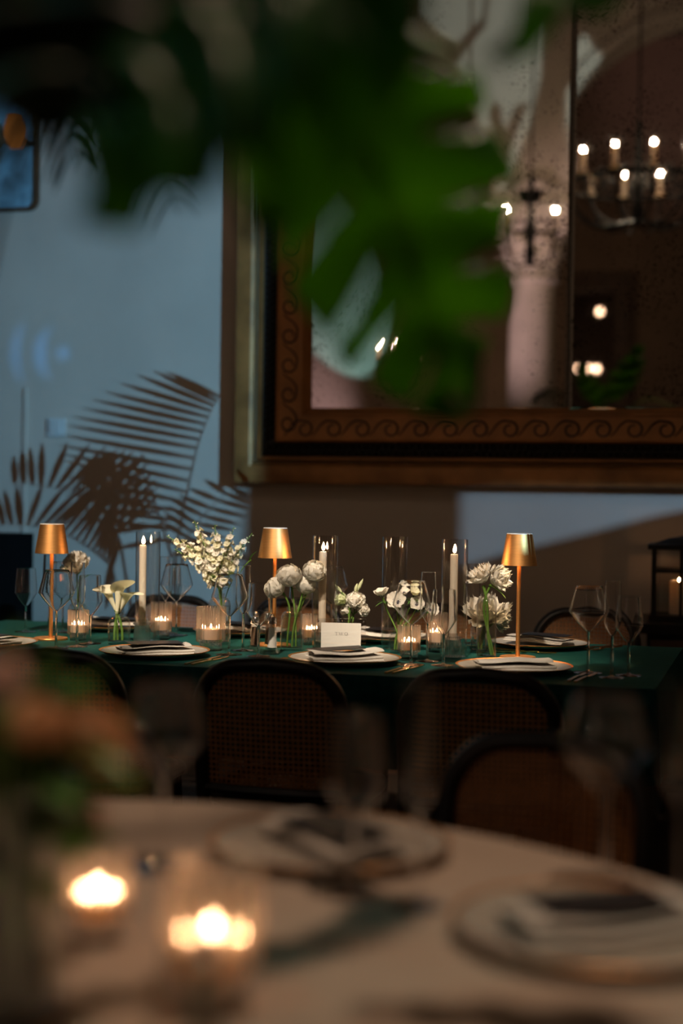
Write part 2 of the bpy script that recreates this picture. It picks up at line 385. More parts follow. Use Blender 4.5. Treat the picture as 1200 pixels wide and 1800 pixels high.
def lump(m, x, z, y=-.082, r=.017):
    V = [(x-r, y, z), (x, y, z-r), (x+r, y, z), (x, y, z+r), (x+.004, y-.016, z+.003)]
    m.add(V, [(0, 1, 4), (1, 2, 4), (2, 3, 4), (3, 0, 4)])
x = MX0+.14
while x < MX1-.13:
    for k in (0, 1): lump(cv, x+.014*k, MZ0+.142+.026*k); lump(cv, x+.014*k, MZ1-.142-.026*k)
    x += .03
z = MZ0+.2
while z < MZ1-.2:
    for k in (0, 1): lump(cv, MX0+.142+.026*k, z+.014*k); lump(cv, MX1-.142-.026*k, z+.014*k)
    z += .03
cvo = cv.build('carving', M['frame_dark'], mir, smooth=False); cvo['kind'] = 'stuff'
P_ = .1315
sp = [(-P_+.033, -.030), (-P_+.052, -.012), (-.058, .018), (-.03, .036)]
for i in range(17):
    a = PI*.55 - i*.42; r_ = .036*(1-i/34); sp.append((r_*cos(a), -.002+r_*sin(a)))
spl = spline([(a, 0, b) for a, b in sp], 60)
scr = MB().tube(spl, [.0032+.0022*sin(PI*i/60) for i in range(61)], 6).mesh('scroll', M['scroll'])
band = [o for o in mir.children if o.name.startswith('scroll_band')][0]
n = int((MX1-MX0-.6)/P_)
for k in range(n):
    for zz, fl in ((MZ0+.247, 1), (MZ1-.247, -1)):
        o = ob('scroll', scr, band, (MX0+.325+P_*k, -.0885, zz)); o.scale = (1, 1, fl)
n = int((MZ1-MZ0-.52)/P_)
for k in range(n):
    for xx, sx in ((MX0+.247, 1), (MX1-.247, -1)):
        o = ob('scroll', scr, band, (xx, -.0885, MZ0+.27+P_*k)); o.rotation_euler = (0, PI/2, 0); o.scale = (1, 1, sx)
seams = [MX0+.33, -.648, .50, MX1-.33]
for k in range(3):
    a, b = seams[k]+.003, seams[k+1]-.003; wdt = b-a
    z0, z1 = MZ0+.33, MZ1-.33
    m = MB()
    bv = .012
    V = []
    for d, p in ((0, .050), (bv, .054)):
        V += [(-wdt/2+d, -p, z0+d), (wdt/2-d, -p, z0+d), (wdt/2-d, -p, z1-d), (-wdt/2+d, -p, z1-d)]
    m.add(V, [(4, 5, 6, 7), (0, 1, 5, 4), (1, 2, 6, 5), (2, 3, 7, 6), (3, 0, 4, 7)])
    o = m.build('mirror_panel', M['mirror'], mir, ((a+b)/2, 0, 0), smooth=False)
    o.rotation_euler = (0, 0, math.radians((0, 1.1, 0)[k]))
MB().box(((MX0+MX1)/2, -.02, (MZ0+MZ1)/2), (MX1-MX0-.1, .036, MZ1-MZ0-.1)).build('backing', M['frame_dark'], mir, smooth=False)

# ------------------------------------------------------------------ things on the back wall
o = thing('light_switch', 'pale square light switch on the blue-lit wall', 'light switch', (-3.07, YW, 1.541))
MB().box((0, -.008, 0), (.088, .016, .088)).build('plate', M['switch'], o, smooth=False)
MB().box((0, -.02, 0), (.05, .010, .062)).build('rocker', M['switch'], o, smooth=False)
o = thing('wall_picture', 'rounded dark-framed picture with a painted blue reflection on the wall at upper left', 'picture', (-3.56, YW, 3.0))
def rrect(w, h, r, n=6):
    P = []
    for cx, cy, a0 in ((w-r, -h+r, -PI/2), (w-r, h-r, 0), (-w+r, h-r, PI/2), (-w+r, -h+r, PI)):
        P += [(cx+r*cos(a0+PI/2*i/n), cy+r*sin(a0+PI/2*i/n)) for i in range(n+1)]
    return P
A, B = rrect(.385, .425, .05), rrect(.370, .410, .04)
m = MB(); nn = len(A)
V = [(x, -.03, z) for x, z in A]+[(x, -.03, z) for x, z in B]+[(x, 0, z) for x, z in A]+[(x, -.01, z) for x, z in B]
F = []
for i in range(nn):
    j = (i+1) % nn
    F += [(i, j, nn+j, nn+i), (i, j, 2*nn+j, 2*nn+i), (nn+i, nn+j, 3*nn+j, 3*nn+i)]
m.add(V, F).build('frame', M['wood'], o)
MB().prism(B, -.012, -.002, lambda x, y, h: (x, h, y)).build('picture_panel', M['blue_reflection'], o, smooth=False)
o = thing('wall_sconce', 'small amber-glowing wall sconce beside the rounded picture', 'wall lamp', (-2.99, 5.0, 0))
o.location = (-3.19, 5.98, 2.90)
m = MB(); m.lathe([(.03, -.075), (.05, -.02), (.052, .02), (.035, .08)], 24); m.build('shade', M['amber'], o)
MB().tube([(0, 0, 0), (0, .12, -.02), (0, .215, 0)], .010, 8).build('arm', M['blackmetal'], o)
o = thing('speaker_box', 'black upright box standing against the wall past the leftmost lamp', 'box', (-3.33, 5.85, 0))
MB().box((0, 0, .52), (.44, .40, 1.04)).build('cabinet', M['velvetblack'], o, smooth=False)
MB().box((0, -.205, .55), (.38, .012, .92)).build('front_grille', M['velvetblack'], o, smooth=False)

# ------------------------------------------------------------------ tables
TX0, TX1, TY0, TY1, TZ = -2.60, -.145, 3.755, 4.85, .75
t = thing('dining_table', 'long dining table hidden under the green velvet cloth', 'table', ((TX0+TX1)/2, (TY0+TY1)/2, 0))
MB().box((0, 0, .725), (TX1-TX0-.03, TY1-TY0-.03, .035)).build('tabletop', M['black'], t, smooth=False)
for sx in (-1, 1):
    for sy in (-1, 1): MB().tube([(sx*1.05, sy*.42, 0), (sx*1.05, sy*.42, .71)], [.022, .03], 10).build('leg', M['black'], t)
def cloth(outline, normals, drop, amp, mat, name, seed=1, levels=8):
    """top polygon + rippled skirt"""
    n = len(outline); V = []; F = []
    cx = sum(p[0] for p in outline)/n; cy = sum(p[1] for p in outline)/n
    V.append((cx, cy, TZ))
    rings = [.25, .5, .75, .92, 1.0]
    rnd = random.Random(seed); ph = [rnd.random()*6 for _ in range(4)]
    L = [0]
    for i in range(1, n): L.append(L[-1]+math.dist(outline[i], outline[i-1]))
    for q in rings:
        for i in range(n): V.append((cx+(outline[i][0]-cx)*q, cy+(outline[i][1]-cy)*q, TZ))
    for k in range(1, levels+1):
        s_ = k/levels
        for i in range(n):
            a = amp*s_**.8*(sin(L[i]*19+ph[0])+.6*sin(L[i]*31+ph[1]))
            e = .006*min(1, s_*6)+max(0, a+.012*s_)
            V.append((outline[i][0]+normals[i][0]*e, outline[i][1]+normals[i][1]*e, TZ-.004*min(1, s_*8)-drop*s_))
    tot = len(rings)+levels
    for i in range(n): F.append((0, 1+i, 1+(i+1) % n))
    for k in range(tot-1):
        for i in range(n):
            j = (i+1) % n; F.append((1+k*n+i, 1+k*n+j, 1+(k+1)*n+j, 1+(k+1)*n+i))
    return MB().add(V, F).build(name, mat, ang=1.2)
out = []; nor = []
def seg(a, b, nrm, n):
    for i in range(n):
        out.append((a[0]+(b[0]-a[0])*i/n, a[1]+(b[1]-a[1])*i/n)); nor.append(nrm)
seg((TX0, TY0), (TX1-.015, TY0), (0, -1), 110); seg((TX1-.015, TY0), (TX1+.025, TY1), (1, 0), 50); seg((TX1+.025, TY1), (TX0, TY1), (0, 1), 110); seg((TX0, TY1), (TX0, TY0), (-1, 0), 50)
tag(cloth(out, nor, .245, .006, M['velvet'], 'velvet_tablecloth'), 'dark green velvet cloth covering the long table', 'tablecloth')
FC = (-.70, 1.22); FR = .90
t = thing('round_table', 'round table under a pale linen cloth in the blurred front', 'table', (FC[0], FC[1], 0))
m = MB(); m.lathe([(.001, .71), (.885, .71), (.885, .745), (.001, .745)], 64); m.build('tabletop', M['wood'], t)
m = MB(); m.lathe([(.30, 0), (.28, .03), (.06, .07), (.05, .68), (.2, .71)], 24); m.build('pedestal', M['wood'], t)
NN = 220
tag(cloth([(FC[0]+FR*cos(2*PI*i/NN), FC[1]+FR*sin(2*PI*i/NN)) for i in range(NN)], [(cos(2*PI*i/NN), sin(2*PI*i/NN)) for i in range(NN)], .255, .012, M['linen'], 'linen_tablecloth', 3), 'pale beige linen cloth on the blurred round table', 'tablecloth')

# ------------------------------------------------------------------ cane chairs
HW, ZB, ZT, RC = .185, .49, .812, .115
def inside(x, z, ins):
    if abs(x) > HW-ins or z < ZB+ins*.4 or z > ZT-ins: return False
    cx, cz = HW-RC, ZT-RC
    if abs(x) > cx and z > cz: return math.hypot(abs(x)-cx, z-cz) < RC-ins
    return True
def D(x, z): return (x, -.10*(z-.46)/.36*.45 + .55*x*x - .02, z)
def cane_mesh(fn, xs, zs, ok, name, p=.0138):
    m = MB(); hole = .33
    vi = {}
    for ix in xs:
        for iz in zs:
            cx, cz = ix*p, iz*p
            if not ok(cx, cz): continue
            O = [fn(cx+sx*p/2, cz+sz*p/2) for sx, sz in ((-1,-1),(0,-1),(1,-1),(1,0),(1,1),(0,1),(-1,1),(-1,0))]
            I = [fn(cx+p*hole*cos(a), cz+p*hole*sin(a)) for a in [(-.75+.25*k)*PI for k in range(8)]]
            m.add(O+I, [(k, (k+1) % 8, 8+(k+1) % 8, 8+k) for k in range(8)])
    return m.mesh(name, M['cane'], smooth=False)
CB = cane_mesh(D, range(-15, 16), range(34, 62), lambda x, z: inside(x, z, .012), 'cane_back')
def seat_ok(x, y): return (x/.185)**4+((y-.235)/.20)**4 < 1
CS = cane_mesh(lambda x, y: (x, y, .462), range(-15, 16), range(0, 36), seat_ok, 'cane_seat')
def make_chair():
    c = thing('cane_chair', 'x', 'chair')
    pts = [(-HW, z) for z in (.46, .52, .60, .66)] + [(-(HW-RC)-RC*cos(PI/2*i/8), ZT-RC+RC*sin(PI/2*i/8)) for i in range(9)] + [(0, ZT+.006)]
    pts = pts + [(-x, z) for x, z in reversed(pts[:-1])]
    MB().tube([D(x, z) for x, z in pts], .0185, 10).build('back_frame', M['black'], c)
    MB().tube([D(HW*(2*i/12-1)*.98, ZB) for i in range(13)], .015, 8).build('back_rail', M['black'], c)
    ob('cane_back', CB, c)
    ring_ = [(.205*math.copysign(abs(cos(a))**.55, cos(a)), .235+.225*math.copysign(abs(sin(a))**.55, sin(a)), .455) for a in [2*PI*i/32 for i in range(33)]]
    MB().tube(ring_, .017, 8).build('seat_frame', M['black'], c)
    ob('cane_seat', CS, c)
    for s in (-1, 1):
        MB().tube([D(s*HW, .47), (s*HW, -.03, .30), (s*(HW+.01), -.06, 0)], [.0175, .016, .012], 8).build('leg', M['black'], c)
        MB().tube([(s*.165, .41, .45), (s*.175, .425, .2), (s*.185, .435, 0)], [.017, .015, .012], 8).build('leg', M['black'], c)
    return c
ch = make_chair()
chairs = [((-1.085, 3.42), 0, 'black cane-back chair tucked under the green table, before the number card', 1),
          ((-.558, 3.42), 0, 'black cane-back chair tucked in nearest the right end of the green table', 1),
          ((-1.675, 3.42), 0, 'black cane-back chair half hidden behind the blurred front bouquet', 1),
          ((-2.12, 5.27), PI, 'cane chair across the green table, behind the leftmost tall hurricane candle', 2),
          ((-1.60, 5.27), PI, 'cane chair across the green table, behind the middle gold lamp', 2),
          ((-1.05, 5.27), PI, 'cane chair across the green table, behind the empty glass cylinder', 2),
          ((-.485, 5.33), PI, 'cane chair across the green table at its right end, rounded back in full view', 2),
          ((-.30, 2.42), PI-.3, 'blurred brown cane chair across the round front table, at its right', 3),
          ((-1.16, 2.37), PI+.36, 'blurred brown cane chair behind the big front wine glass', 3)]
GR = {1: 'chairs on the near side of the green table', 2: 'chairs on the far side of the green table', 3: 'chairs at the round front table'}
for i, (p, rz, lb, g) in enumerate(chairs):
    c = ch if i == 0 else copy_tree(ch)
    c.location = (p[0], p[1], 0); c.rotation_euler = (0, 0, rz); c['label'] = lb; c['group'] = GR[g]

# ------------------------------------------------------------------ gold table lamps
def make_lamp():
    l = thing('table_lamp', 'x', 'lamp', group='gold lamps along the green table')
    m = MB(); m.lathe([(.001, 0), (.055, 0), (.0555, .002), (.055, .006), (.0535, .0075), (.001, .0085)], 40); m.build('base', M['gold'], l)
    m = MB(); m.lathe([(.0068, .007), (.0062, .12), (.0058, .30), (.0058, .345)], 16); m.build('stem', M['gold'], l)
    sh = MB(); sh.lathe([(.0545, .284), (.0548, .2845), (.0392, .379), (.0388, .379), (.0538, .2845)], 48, closed=True); sh = sh.build('shade', M['gold'], l)
    m = MB(); m.lathe([(.001, .375), (.0386, .375), (.0386, .3805), (.0375, .3812), (.001, .3812)], 40); m.build('top_cap', M['white'], sh)
    m = MB(); m.lathe([(.001, .350), (.028, .350), (.028, .356), (.001, .356)], 24); m.build('led_disc', M['led'], l)
    return l
lm = make_lamp()
for i, (p, lb) in enumerate((((-2.128, 4.27), 'brushed gold table lamp with cone shade among the leftmost wine glasses'),
                             ((-1.392, 4.375), 'brushed gold table lamp with cone shade behind the ranunculus vase'),
                             ((-.595, 4.315), 'brushed gold table lamp with cone shade standing clear beside the tulips'))):
    c = lm if i == 0 else copy_tree(lm)
    c.location = (p[0], p[1], TZ); c['label'] = lb

# ------------------------------------------------------------------ glassware
def make_glass(kind):
    prof, zs, fr, nm = {
        'red': ([(.0045, .116), (.012, .123), (.034, .145), (.0535, .170), (.0553, .177), (.0505, .195), (.0375, .244)], .117, .040, 'wine_glass'),
        'white': ([(.0042, .090), (.011, .096), (.027, .117), (.0372, .134), (.038, .141), (.0362, .17), (.0322, .22)], .091, .036, 'wine_glass'),
        'flute': ([(.004, .114), (.009, .121), (.0185, .138), (.0232, .152), (.0238, .162), (.0228, .21), (.0212, .265)], .115, .034, 'champagne_flute')}[kind]
    g = thing(nm, 'x', 'wine glass' if nm == 'wine_glass' else 'champagne flute')
    pr = [(p.x, p.z) for p in spline([(a, 0, b) for a, b in prof], 22)]
    inn = [(max(.0004, r-.0011), z+(.0016 if k < 2 else 0)) for k, (r, z) in enumerate(pr)]
    m = MB(); m.lathe([(.0003, pr[0][1]-.0006)]+pr+[(pr[-1][0]-.00055, pr[-1][1]+.0005)]+inn[::-1]+[(.0003, inn[0][1]+.0002)], 40); m.build('bowl', M['crystal'], g)
    m = MB(); m.lathe([(.001, .004), (.0055, .006), (.0038, .02), (.0036, zs-.03), (.0042, zs), (.001, zs+.004)], 12); m.build('stem', M['solid'], g)
    m = MB(); m.lathe([(.001, .0004), (fr, .0006), (fr+.0004, .0016), (fr*.6, .0028), (.008, .0052), (.001, .007)], 36); m.build('foot', M['crystal'], g)
    return g
proto = {}
def glass(kind, p, label, z=TZ, group='glassware on the green table'):
    if kind not in proto: proto[kind] = make_glass(kind); g = proto[kind]
    else: g = copy_tree(proto[kind])
    g.location = (p[0], p[1], z); g.rotation_euler = (0, 0, random.random()*6); g['label'] = label; g['group'] = group
gl = [('red', (-1.99, 4.03), 'big angular wine glass standing in front of the leftmost gold lamp'),
      ('flute', (-1.955, 4.105), 'tall flute overlapping the wine glasses by the leftmost gold lamp'),
      ('white', (-1.955, 4.20), 'smaller wine glass in front of the carnation vase and leftmost votive'),
      ('white', (-2.319, 4.462), 'small wine glass furthest left on the table, before the black box'),
      ('flute', (-2.275, 4.55), 'flute behind the leftmost gold lamp stem, left of it'),
      ('red', (-2.198, 4.50), 'wide wine glass behind the leftmost gold lamp stem'),
      ('red', (-1.439, 4.076), 'big angular wine glass in front of the snapdragon vase'),
      ('flute', (-1.437, 4.20), 'tall flute right behind the wine glass by the snapdragons'),
      ('white', (-1.342, 4.066), 'smaller wine glass in front of the salt and pepper shakers'),
      ('red', (-1.802, 4.558), 'wide wine glass between the first hurricane candle and the snapdragons'),
      ('flute', (-1.866, 4.617), 'flute close behind the first hurricane candle'),
      ('red', (-.865, 4.031), 'big angular wine glass in front of the anemones'),
      ('flute', (-.838, 4.135), 'tall flute between the anemones and the right hurricane candle'),
      ('white', (-.774, 4.053), 'smaller wine glass in front of the right hurricane candle'),
      ('red', (-.358, 4.036), 'big angular wine glass before the right-end cane chair'),
      ('flute', (-.286, 3.95), 'tall flute, middle one of three glasses at the table corner'),
      ('white', (-.245, 4.02), 'smaller wine glass closest to the right end of the green table'),
      ('red', (-1.290, 4.70), 'wide wine glass behind the middle hurricane candle'),
      ('white', (-1.395, 4.68), 'wine glass half hidden behind the ranunculus blooms'),
      ('flute', (-.80, 4.70), 'flute behind the upper parrot tulip')]
for k, p, lb in gl: glass(k, p, lb)
glass('red', (-.697, 1.725), 'large blurred wine glass on the round front table, at left', group='blurred glassware on the front table')
glass('white', (-.43, 1.69), 'blurred wine glass behind the black menu on the front table', group='blurred glassware on the front table')
glass('flute', (-.345, 1.664), 'blurred tall flute beside the black menu on the front table', group='blurred glassware on the front table')
glass('red', (-.137, 1.815), 'faint blurred wine glass before the brown chair on the front table', group='blurred glassware on the front table')
glass('flute', (-.045, 1.785), 'faint blurred flute furthest right on the front table', group='blurred glassware on the front table')

# hurricanes, candlesticks, tapers
def flame_mesh(h, r, mat, name):
    return MB().lathe([(.0002, 0), (r*.7, h*.12), (r, h*.3), (r*.75, h*.55), (r*.3, h*.82), (.0002, h)], 12).mesh(name, mat)
FL = flame_mesh(.026, .0052, M['flame'], 'flame'); TF = flame_mesh(.012, .0036, M['teaflame'], 'flame')
HUR = MB().lathe([(.0402, 0), (.0402, .360), (.0385, .3603), (.0385, .004), (.001, .004)], 48).mesh('hurricane_cylinder', M['glass'])
CST = MB(); CST.lathe([(.001, 0), (.027, 0), (.0275, .004), (.0255, .040), (.023, .050), (.029, .054), (.029, .058), (.015, .060), (.0145, .070), (.0125, .070), (.0125, .050), (.001, .05)], 96, rib=(24, .025, .018)); CST = CST.mesh('candlestick', M['ribbed'])
def hurricane(p, label, candle=None, h=.262, off=(0, 0)):
    o = ob('hurricane_cylinder', HUR, None, (p[0], p[1], TZ)); tag(o, label, 'candle shade', 'clear hurricane cylinders on the green table')
    if candle:
        q = (p[0]+off[0], p[1]+off[1], TZ+.0045)
        o = ob('candlestick', CST, None, q); tag(o, 'short fluted glass candlestick inside ' + candle, 'candlestick', 'fluted candlesticks in the hurricanes')
        c = thing('taper_candle', 'lit ivory taper candle in ' + candle, 'candle', (q[0], q[1], q[2]+.050), group='taper candles in the hurricanes')
        m = MB(); m.lathe([(.001, 0), (.0118, 0), (.0118, h-.004), (.0105, h), (.006, h-.002), (.001, h-.003)], 24); m.build('wax', M['wax'], c)
        MB().tube([(0, 0, h-.004), (.001, 0, h+.008)], .0009, 6).build('wick', M['wick'], c)
        ob('flame', FL, c, (.001, 0, h+.004))
hurricane((-1.815, 4.335), 'clear glass cylinder around the leftmost taper, left of the snapdragons', 'the leftmost glass cylinder', .262, (-.012, -.014))
hurricane((-1.215, 4.345), 'clear glass cylinder around the taper behind the number card', 'the glass cylinder behind the number card', .255, (-.006, -.006))
hurricane((-1.006, 4.42), 'empty clear glass cylinder behind the anemones')
hurricane((-.785, 4.27), 'clear glass cylinder around the taper left of the parrot tulips', 'the glass cylinder left of the parrot tulips', .26, (-.002, .0))

# ribbed votives with tealights
def votive_mesh(R, h, n):
    pr = [(.001, 0), (R*.80, 0), (R*.80, h*.17), (R*.82, h*.19), (R*.98, h*.20), (R, h*.23), (R, h*.985), (R*.985, h), (R*.93, h), (R*.915, h*.97), (R*.91, h*.26), (.001, h*.25)]
    m = MB(); m.lathe(pr, n*4, rib=(n, .05, R*.95)); return m.mesh('votive_holder', M['ribbed'])
VM = {'s': votive_mesh(.0335, .100, 22), 'l': votive_mesh(.0440, .136, 28), 'm': votive_mesh(.0335, .124, 22)}
VD = {'s': (.0335, .1), 'l': (.044, .136), 'm': (.0335, .124)}
def votive(k, p, where, label, z=TZ, group='ribbed votives on the green table'):
    o = ob('votive_holder', VM[k], None, (p[0], p[1], z)); tag(o, label, 'votive holder', group)
    R, h = VD[k]
    c = thing('votive_candle', 'lit white votive candle in ' + where, 'candle', (p[0], p[1], z+h*.25+.0012), group='votive candles')
    m = MB(); hh = h*.24; m.lathe([(.001, 0), (R*.74, 0), (R*.76, hh), (R*.66, hh-.002), (.001, hh-.0035)], 24); m.build('wax', M['wax'], c)
    MB().tube([(0, 0, hh-.004), (0, 0, hh+.004)], .0008, 6).build('wick', M['wick'], c)
    ob('flame', TF, c, (0, 0, hh+.001))
votive('s', (-2.04, 4.291), 'the ribbed votive by the leftmost lamp', 'ribbed glass votive holder just right of the leftmost lamp')
votive('m', (-1.80, 4.42), 'the ribbed votive behind the leftmost candlestick', 'ribbed glass votive holder behind the leftmost candlestick')
votive('l', (-1.533, 4.172), 'the widest ribbed votive below the snapdragons', 'widest ribbed glass votive holder with stepped foot, below the snapdragons')
votive('s', (-1.287, 4.45), 'the ribbed votive behind the ranunculus vase', 'ribbed glass votive holder between ranunculus vase and number card')
votive('s', (-.908, 4.198), 'the ribbed votive under the anemones', 'ribbed glass votive holder in front, under the anemones')
votive('m', (-.862, 4.40), 'the taller ribbed votive left of the right taper', 'taller ribbed glass votive holder left of the right taper candle')
votive('s', (-.65, 1.425), 'the blurred left votive on the front table', 'blurred glowing votive holder at left on the front table', group='blurred votives on the front table')
votive('l', (-.461, 1.269), 'the large blurred front votive', 'large blurred glowing votive holder nearest the front', group='blurred votives on the front table')

# ------------------------------------------------------------------ salt and pepper
def shaker(p, label, fill, h=.105, cat='shaker', z=TZ):
    s = thing('salt_shaker' if fill == 'salt' else 'pepper_shaker', label, cat, (p[0], p[1], z), group='salt and pepper shakers')
    m = MB(); m.lathe([(.001, 0), (.0215, 0), (.0215, .006), (.0175, .02), (.0125, h*.78), (.013, h*.82), (.011, h*.82), (.0105, h*.78), (.0155, .022), (.001, .016)], 10); m.build('glass_body', M['glass'], s, smooth=False)
    m = MB(); m.lathe([(.001, .017), (.0150, .023), (.0108, h*.70), (.001, h*.70)], 10); m.build('contents', M[fill], s)
    m = MB(); m.lathe([(.0138, h*.81), (.0138, h*.86), (.0125, h*.87), (.0128, h*.93), (.009, h*.985), (.001, h)], 20); m.build('cap', M['silver'], s)
shaker((-1.388, 4.17), 'faceted pepper shaker left of the front salt shaker', 'pepper', .112)
shaker((-1.318, 4.125), 'faceted salt shaker with silver cap, in front beside the ranunculus vase', 'salt', .118)
shaker((-1.475, 4.43), 'salt shaker standing further back behind the front shakers', 'salt', .105)
shaker((-1.362, 4.235), 'pepper shaker further back, touching the ranunculus vase', 'pepper', .118)
shaker((-.42, 1.14), 'dark blurred shaker at the bottom edge of the front table', 'pepper', .115)

# ------------------------------------------------------------------ number card
n_ = thing('number_card', 'clear acrylic holder with a cream card reading TWO', 'table number', (-1.138, 4.262, TZ), math.radians(12))
MB().box((0, .008, .0545), (.155, .009, .103)).build('back_block', M['acrylic'], n_, smooth=False)
MB().box((0, -.004, .0545), (.155, .009, .103)).build('front_block', M['acrylic'], n_, smooth=False)
MB().box((0, .002, .0015), (.155, .024, .003)).build('foot', M['acrylic'], n_, smooth=False)
for sx in (-1, 1):
    for z in (.012, .097): MB().tube([(sx*.070, -.011, z), (sx*.070, .012, z)], .0026, 10).build('magnet', M['silver'], n_)
cdp = MB().box((0, .002, .052), (.124, .0012, .081)).build('card', M['paper'], n_, smooth=False)
def letter(strokes, x):
    m = MB()
    for (x0, z0, x1, z1, wd) in strokes:
        dx, dz = x1-x0, z1-z0; L_ = math.hypot(dx, dz); nx, nz = -dz/L_*wd/2, dx/L_*wd/2
        m.prism([(x+x0+nx, z0+nz), (x+x1+nx, z1+nz), (x+x1-nx, z1-nz), (x+x0-nx, z0-nz)], .00118, .00138, lambda a, b, h: (a, -h+.00195+0, .0545+b))
    return m.build('letter', M['ink'], cdp, smooth=False)
H_ = .0088
letter([(-.0042, H_, .0042, H_, .0007), (0, 0, 0, H_, .0014), (-.0018, 0, .0018, 0, .0006), (-.0042, H_, -.0042, H_-.002, .0006), (.0042, H_, .0042, H_-.002, .0006)], -.0145)
letter([(-.0058, H_, -.0028, 0, .0014), (-.0028, 0, .0001, H_, .0006), (.0001, H_, .0030, 0, .0014), (.0030, 0, .0058, H_, .0006), (-.0070, H_, -.0045, H_, .0006), (.0046, H_, .0070, H_, .0006)], 0)
ov = [(.0043*cos(2*PI*i/20), H_/2+H_/2*1.03*sin(2*PI*i/20)) for i in range(21)]
letter([(*ov[i], *ov[i+1], .0006+.0009*abs(cos(2*PI*(i+.5)/20))) for i in range(20)], .0160)

# ------------------------------------------------------------------ place settings
PL = MB().lathe([(.001, .004), (.085, .004), (.10, .006), (.150, .015), (.1605, .0185), (.1605, .0165), (.150, .012), (.10, .002), (.085, 0), (.001, 0)], 72).mesh('charger', M['plate'])
PR = MB().lathe([(.1585, .0183), (.1645, .0203), (.1655, .0195), (.1605, .0163)], 72, closed=True).mesh('rim', M['gold'])
def napkin_mesh(seed, w=.105, l=.21):
    rnd = random.Random(seed); m = MB()
    prof = [(-w/2, 0), (-w/2+.004, .0005), (w/2-.006, .001), (w/2, .006), (w/2-.006, .0105), (-w/2+.01, .0095), (-w/2+.004, .013), (-w/2+.012, .017), (w/2-.012, .0175), (w/2-.03, .0215), (-w/2+.02, .021)]
    top = [(a, b+.0016) for a, b in prof]
    loop = spline([(a, 0, b) for a, b in prof], 40); loop = [(p.x, p.z) for p in loop]
    def fn(u, v):
        k = min(40, int(u*40+.5)); x, z = loop[k]
        return (x+.005*sin(v*5+seed), (v-.5)*l+.004*sin(u*9+seed), z*(1.35+.16*sin(v*7+seed)+.25*max(0, v-.75)*4))
    m.grid(fn, 40, 14)
    me = m.mesh('napkin', M['napkin']); return me
NK = [napkin_mesh(1), napkin_mesh(4)]
MN = MB().box((0, 0, 0), (.088, .160, .0012)).mesh('menu_card', M['menu'], smooth=False)
def setting(p, tbl, who, nrz, mrz, moff=(0, 0), g='place settings on the green table', menu=True, nap=0, mz=.0, noff=(0, 0), tilt=(0, 0), z=TZ):
    c = thing('charger_plate', 'pearly glass charger plate with gold rim ' + who, 'plate', (p[0], p[1], z), group='charger plates')
    ob('dish', PL, c); ob('rim', PR, c)
    o = ob('folded_napkin', NK[nap], None, (p[0]+noff[0], p[1]+noff[1], z+.0055)); o.rotation_euler = (0, 0, nrz); tag(o, 'folded white napkin on the plate ' + who, 'napkin', 'napkins')
    if menu:
        o = ob('menu_card', MN, None, (p[0]+moff[0], p[1]+moff[1], z+.0400+mz)); o.rotation_euler = (tilt[0], tilt[1], mrz); tag(o, 'dark menu card on the napkin ' + who, 'menu', 'menu cards')
setting((-2.215, 3.99), 0, 'at the far left edge, under the blurred leaves', 1.2, 1.2)
setting((-1.635, 3.965), 0, 'at left, behind the blurred leaves', -.9, -.95, nap=1)
setting((-1.057, 4.005), 0, 'just in front of the number card', -1.05, -1.1, moff=(-.03, .01), nap=0, tilt=(.05, 0))
setting((-.560, 3.995), 0, 'in front of the right gold lamp', -1.2, -1.2, nap=1, menu=False)
setting((-2.07, 4.68), 0, 'across the table, behind the leftmost votive', 1.6, 1.6)
setting((-1.61, 4.68), 0, 'across the table, behind the snapdragon vase', 1.3, 1.35, nap=1)
setting((-1.075, 4.675), 0, 'across the table, behind the number card', 1.4, 1.45)
setting((-.575, 4.675), 0, 'across the table, behind the right gold lamp', 1.25, 1.3, nap=1, moff=(.02, .02))
setting((-.511, 1.875), 1, 'on the front table, nearest the brown chairs', .9, .95, moff=(.01, -.01), nap=1)
setting((-.125, 1.60), 1, 'at the right edge of the front table', -1.0, -1.0, moff=(0, .01))
# cutlery
def blade_mesh():
    P = [(-.0045, 0), (.0045, 0), (.006, -.01), (.0065, .0)]
    k = [(-.0045, -.115), (.0045, -.115), (.004, -.06), (.0038, .005), (-.0038, .005), (-.004, -.06)]
    b = [(-.0038, .005), (.0038, .005), (.0085, .03), (.0085, .085), (.004, .112), (-.0038, .118)]
    return MB().prism(k, 0, .005).mesh('handle', M['goldcut'], False), MB().prism(b, .001, .003).mesh('blade', M['goldcut'], False)
KH, KB = blade_mesh()
FH = MB().tube([(0, -.10, .003), (0, -.03, .003), (0, .02, .006), (0, .05, .005)], [.0055, .0035, .003, .006], 8, .45).mesh('handle', M['goldcut'])
fm = MB().prism([(-.004, .045), (.004, .045), (.011, .06), (.011, .072), (-.011, .072), (-.011, .06)], .003, .0055)
for k in range(4): fm.prism([(-.011+.0062*k, .07), (-.0075+.0062*k, .07), (-.008+.0062*k, .105), (-.0105+.0062*k, .105)], .003, .0052)
FT = fm.mesh('tines', M['goldcut'], False)
def knife(p, rz, label):
    o = thing('knife', label, 'knife', (p[0], p[1], TZ+.0006), rz, 'gold cutlery on the green table'); ob('handle', KH, o); ob('blade', KB, o)
def fork(p, rz, label):
    o = thing('fork', label, 'fork', (p[0], p[1], TZ+.0006), rz, 'gold cutlery on the green table'); ob('handle', FH, o); ob('tines', FT, o)
knife((-.870, 3.915), -.14, 'left one of two gold knives right of the plate before the number card'); knife((-.848, 3.92), -.16, 'right one of two gold knives right of the plate before the number card')
knife((-.375, 3.93), -.12, 'left one of two gold knives before the big right-end wine glass'); knife((-.352, 3.92), -.16, 'right one of two gold knives before the big right-end wine glass')
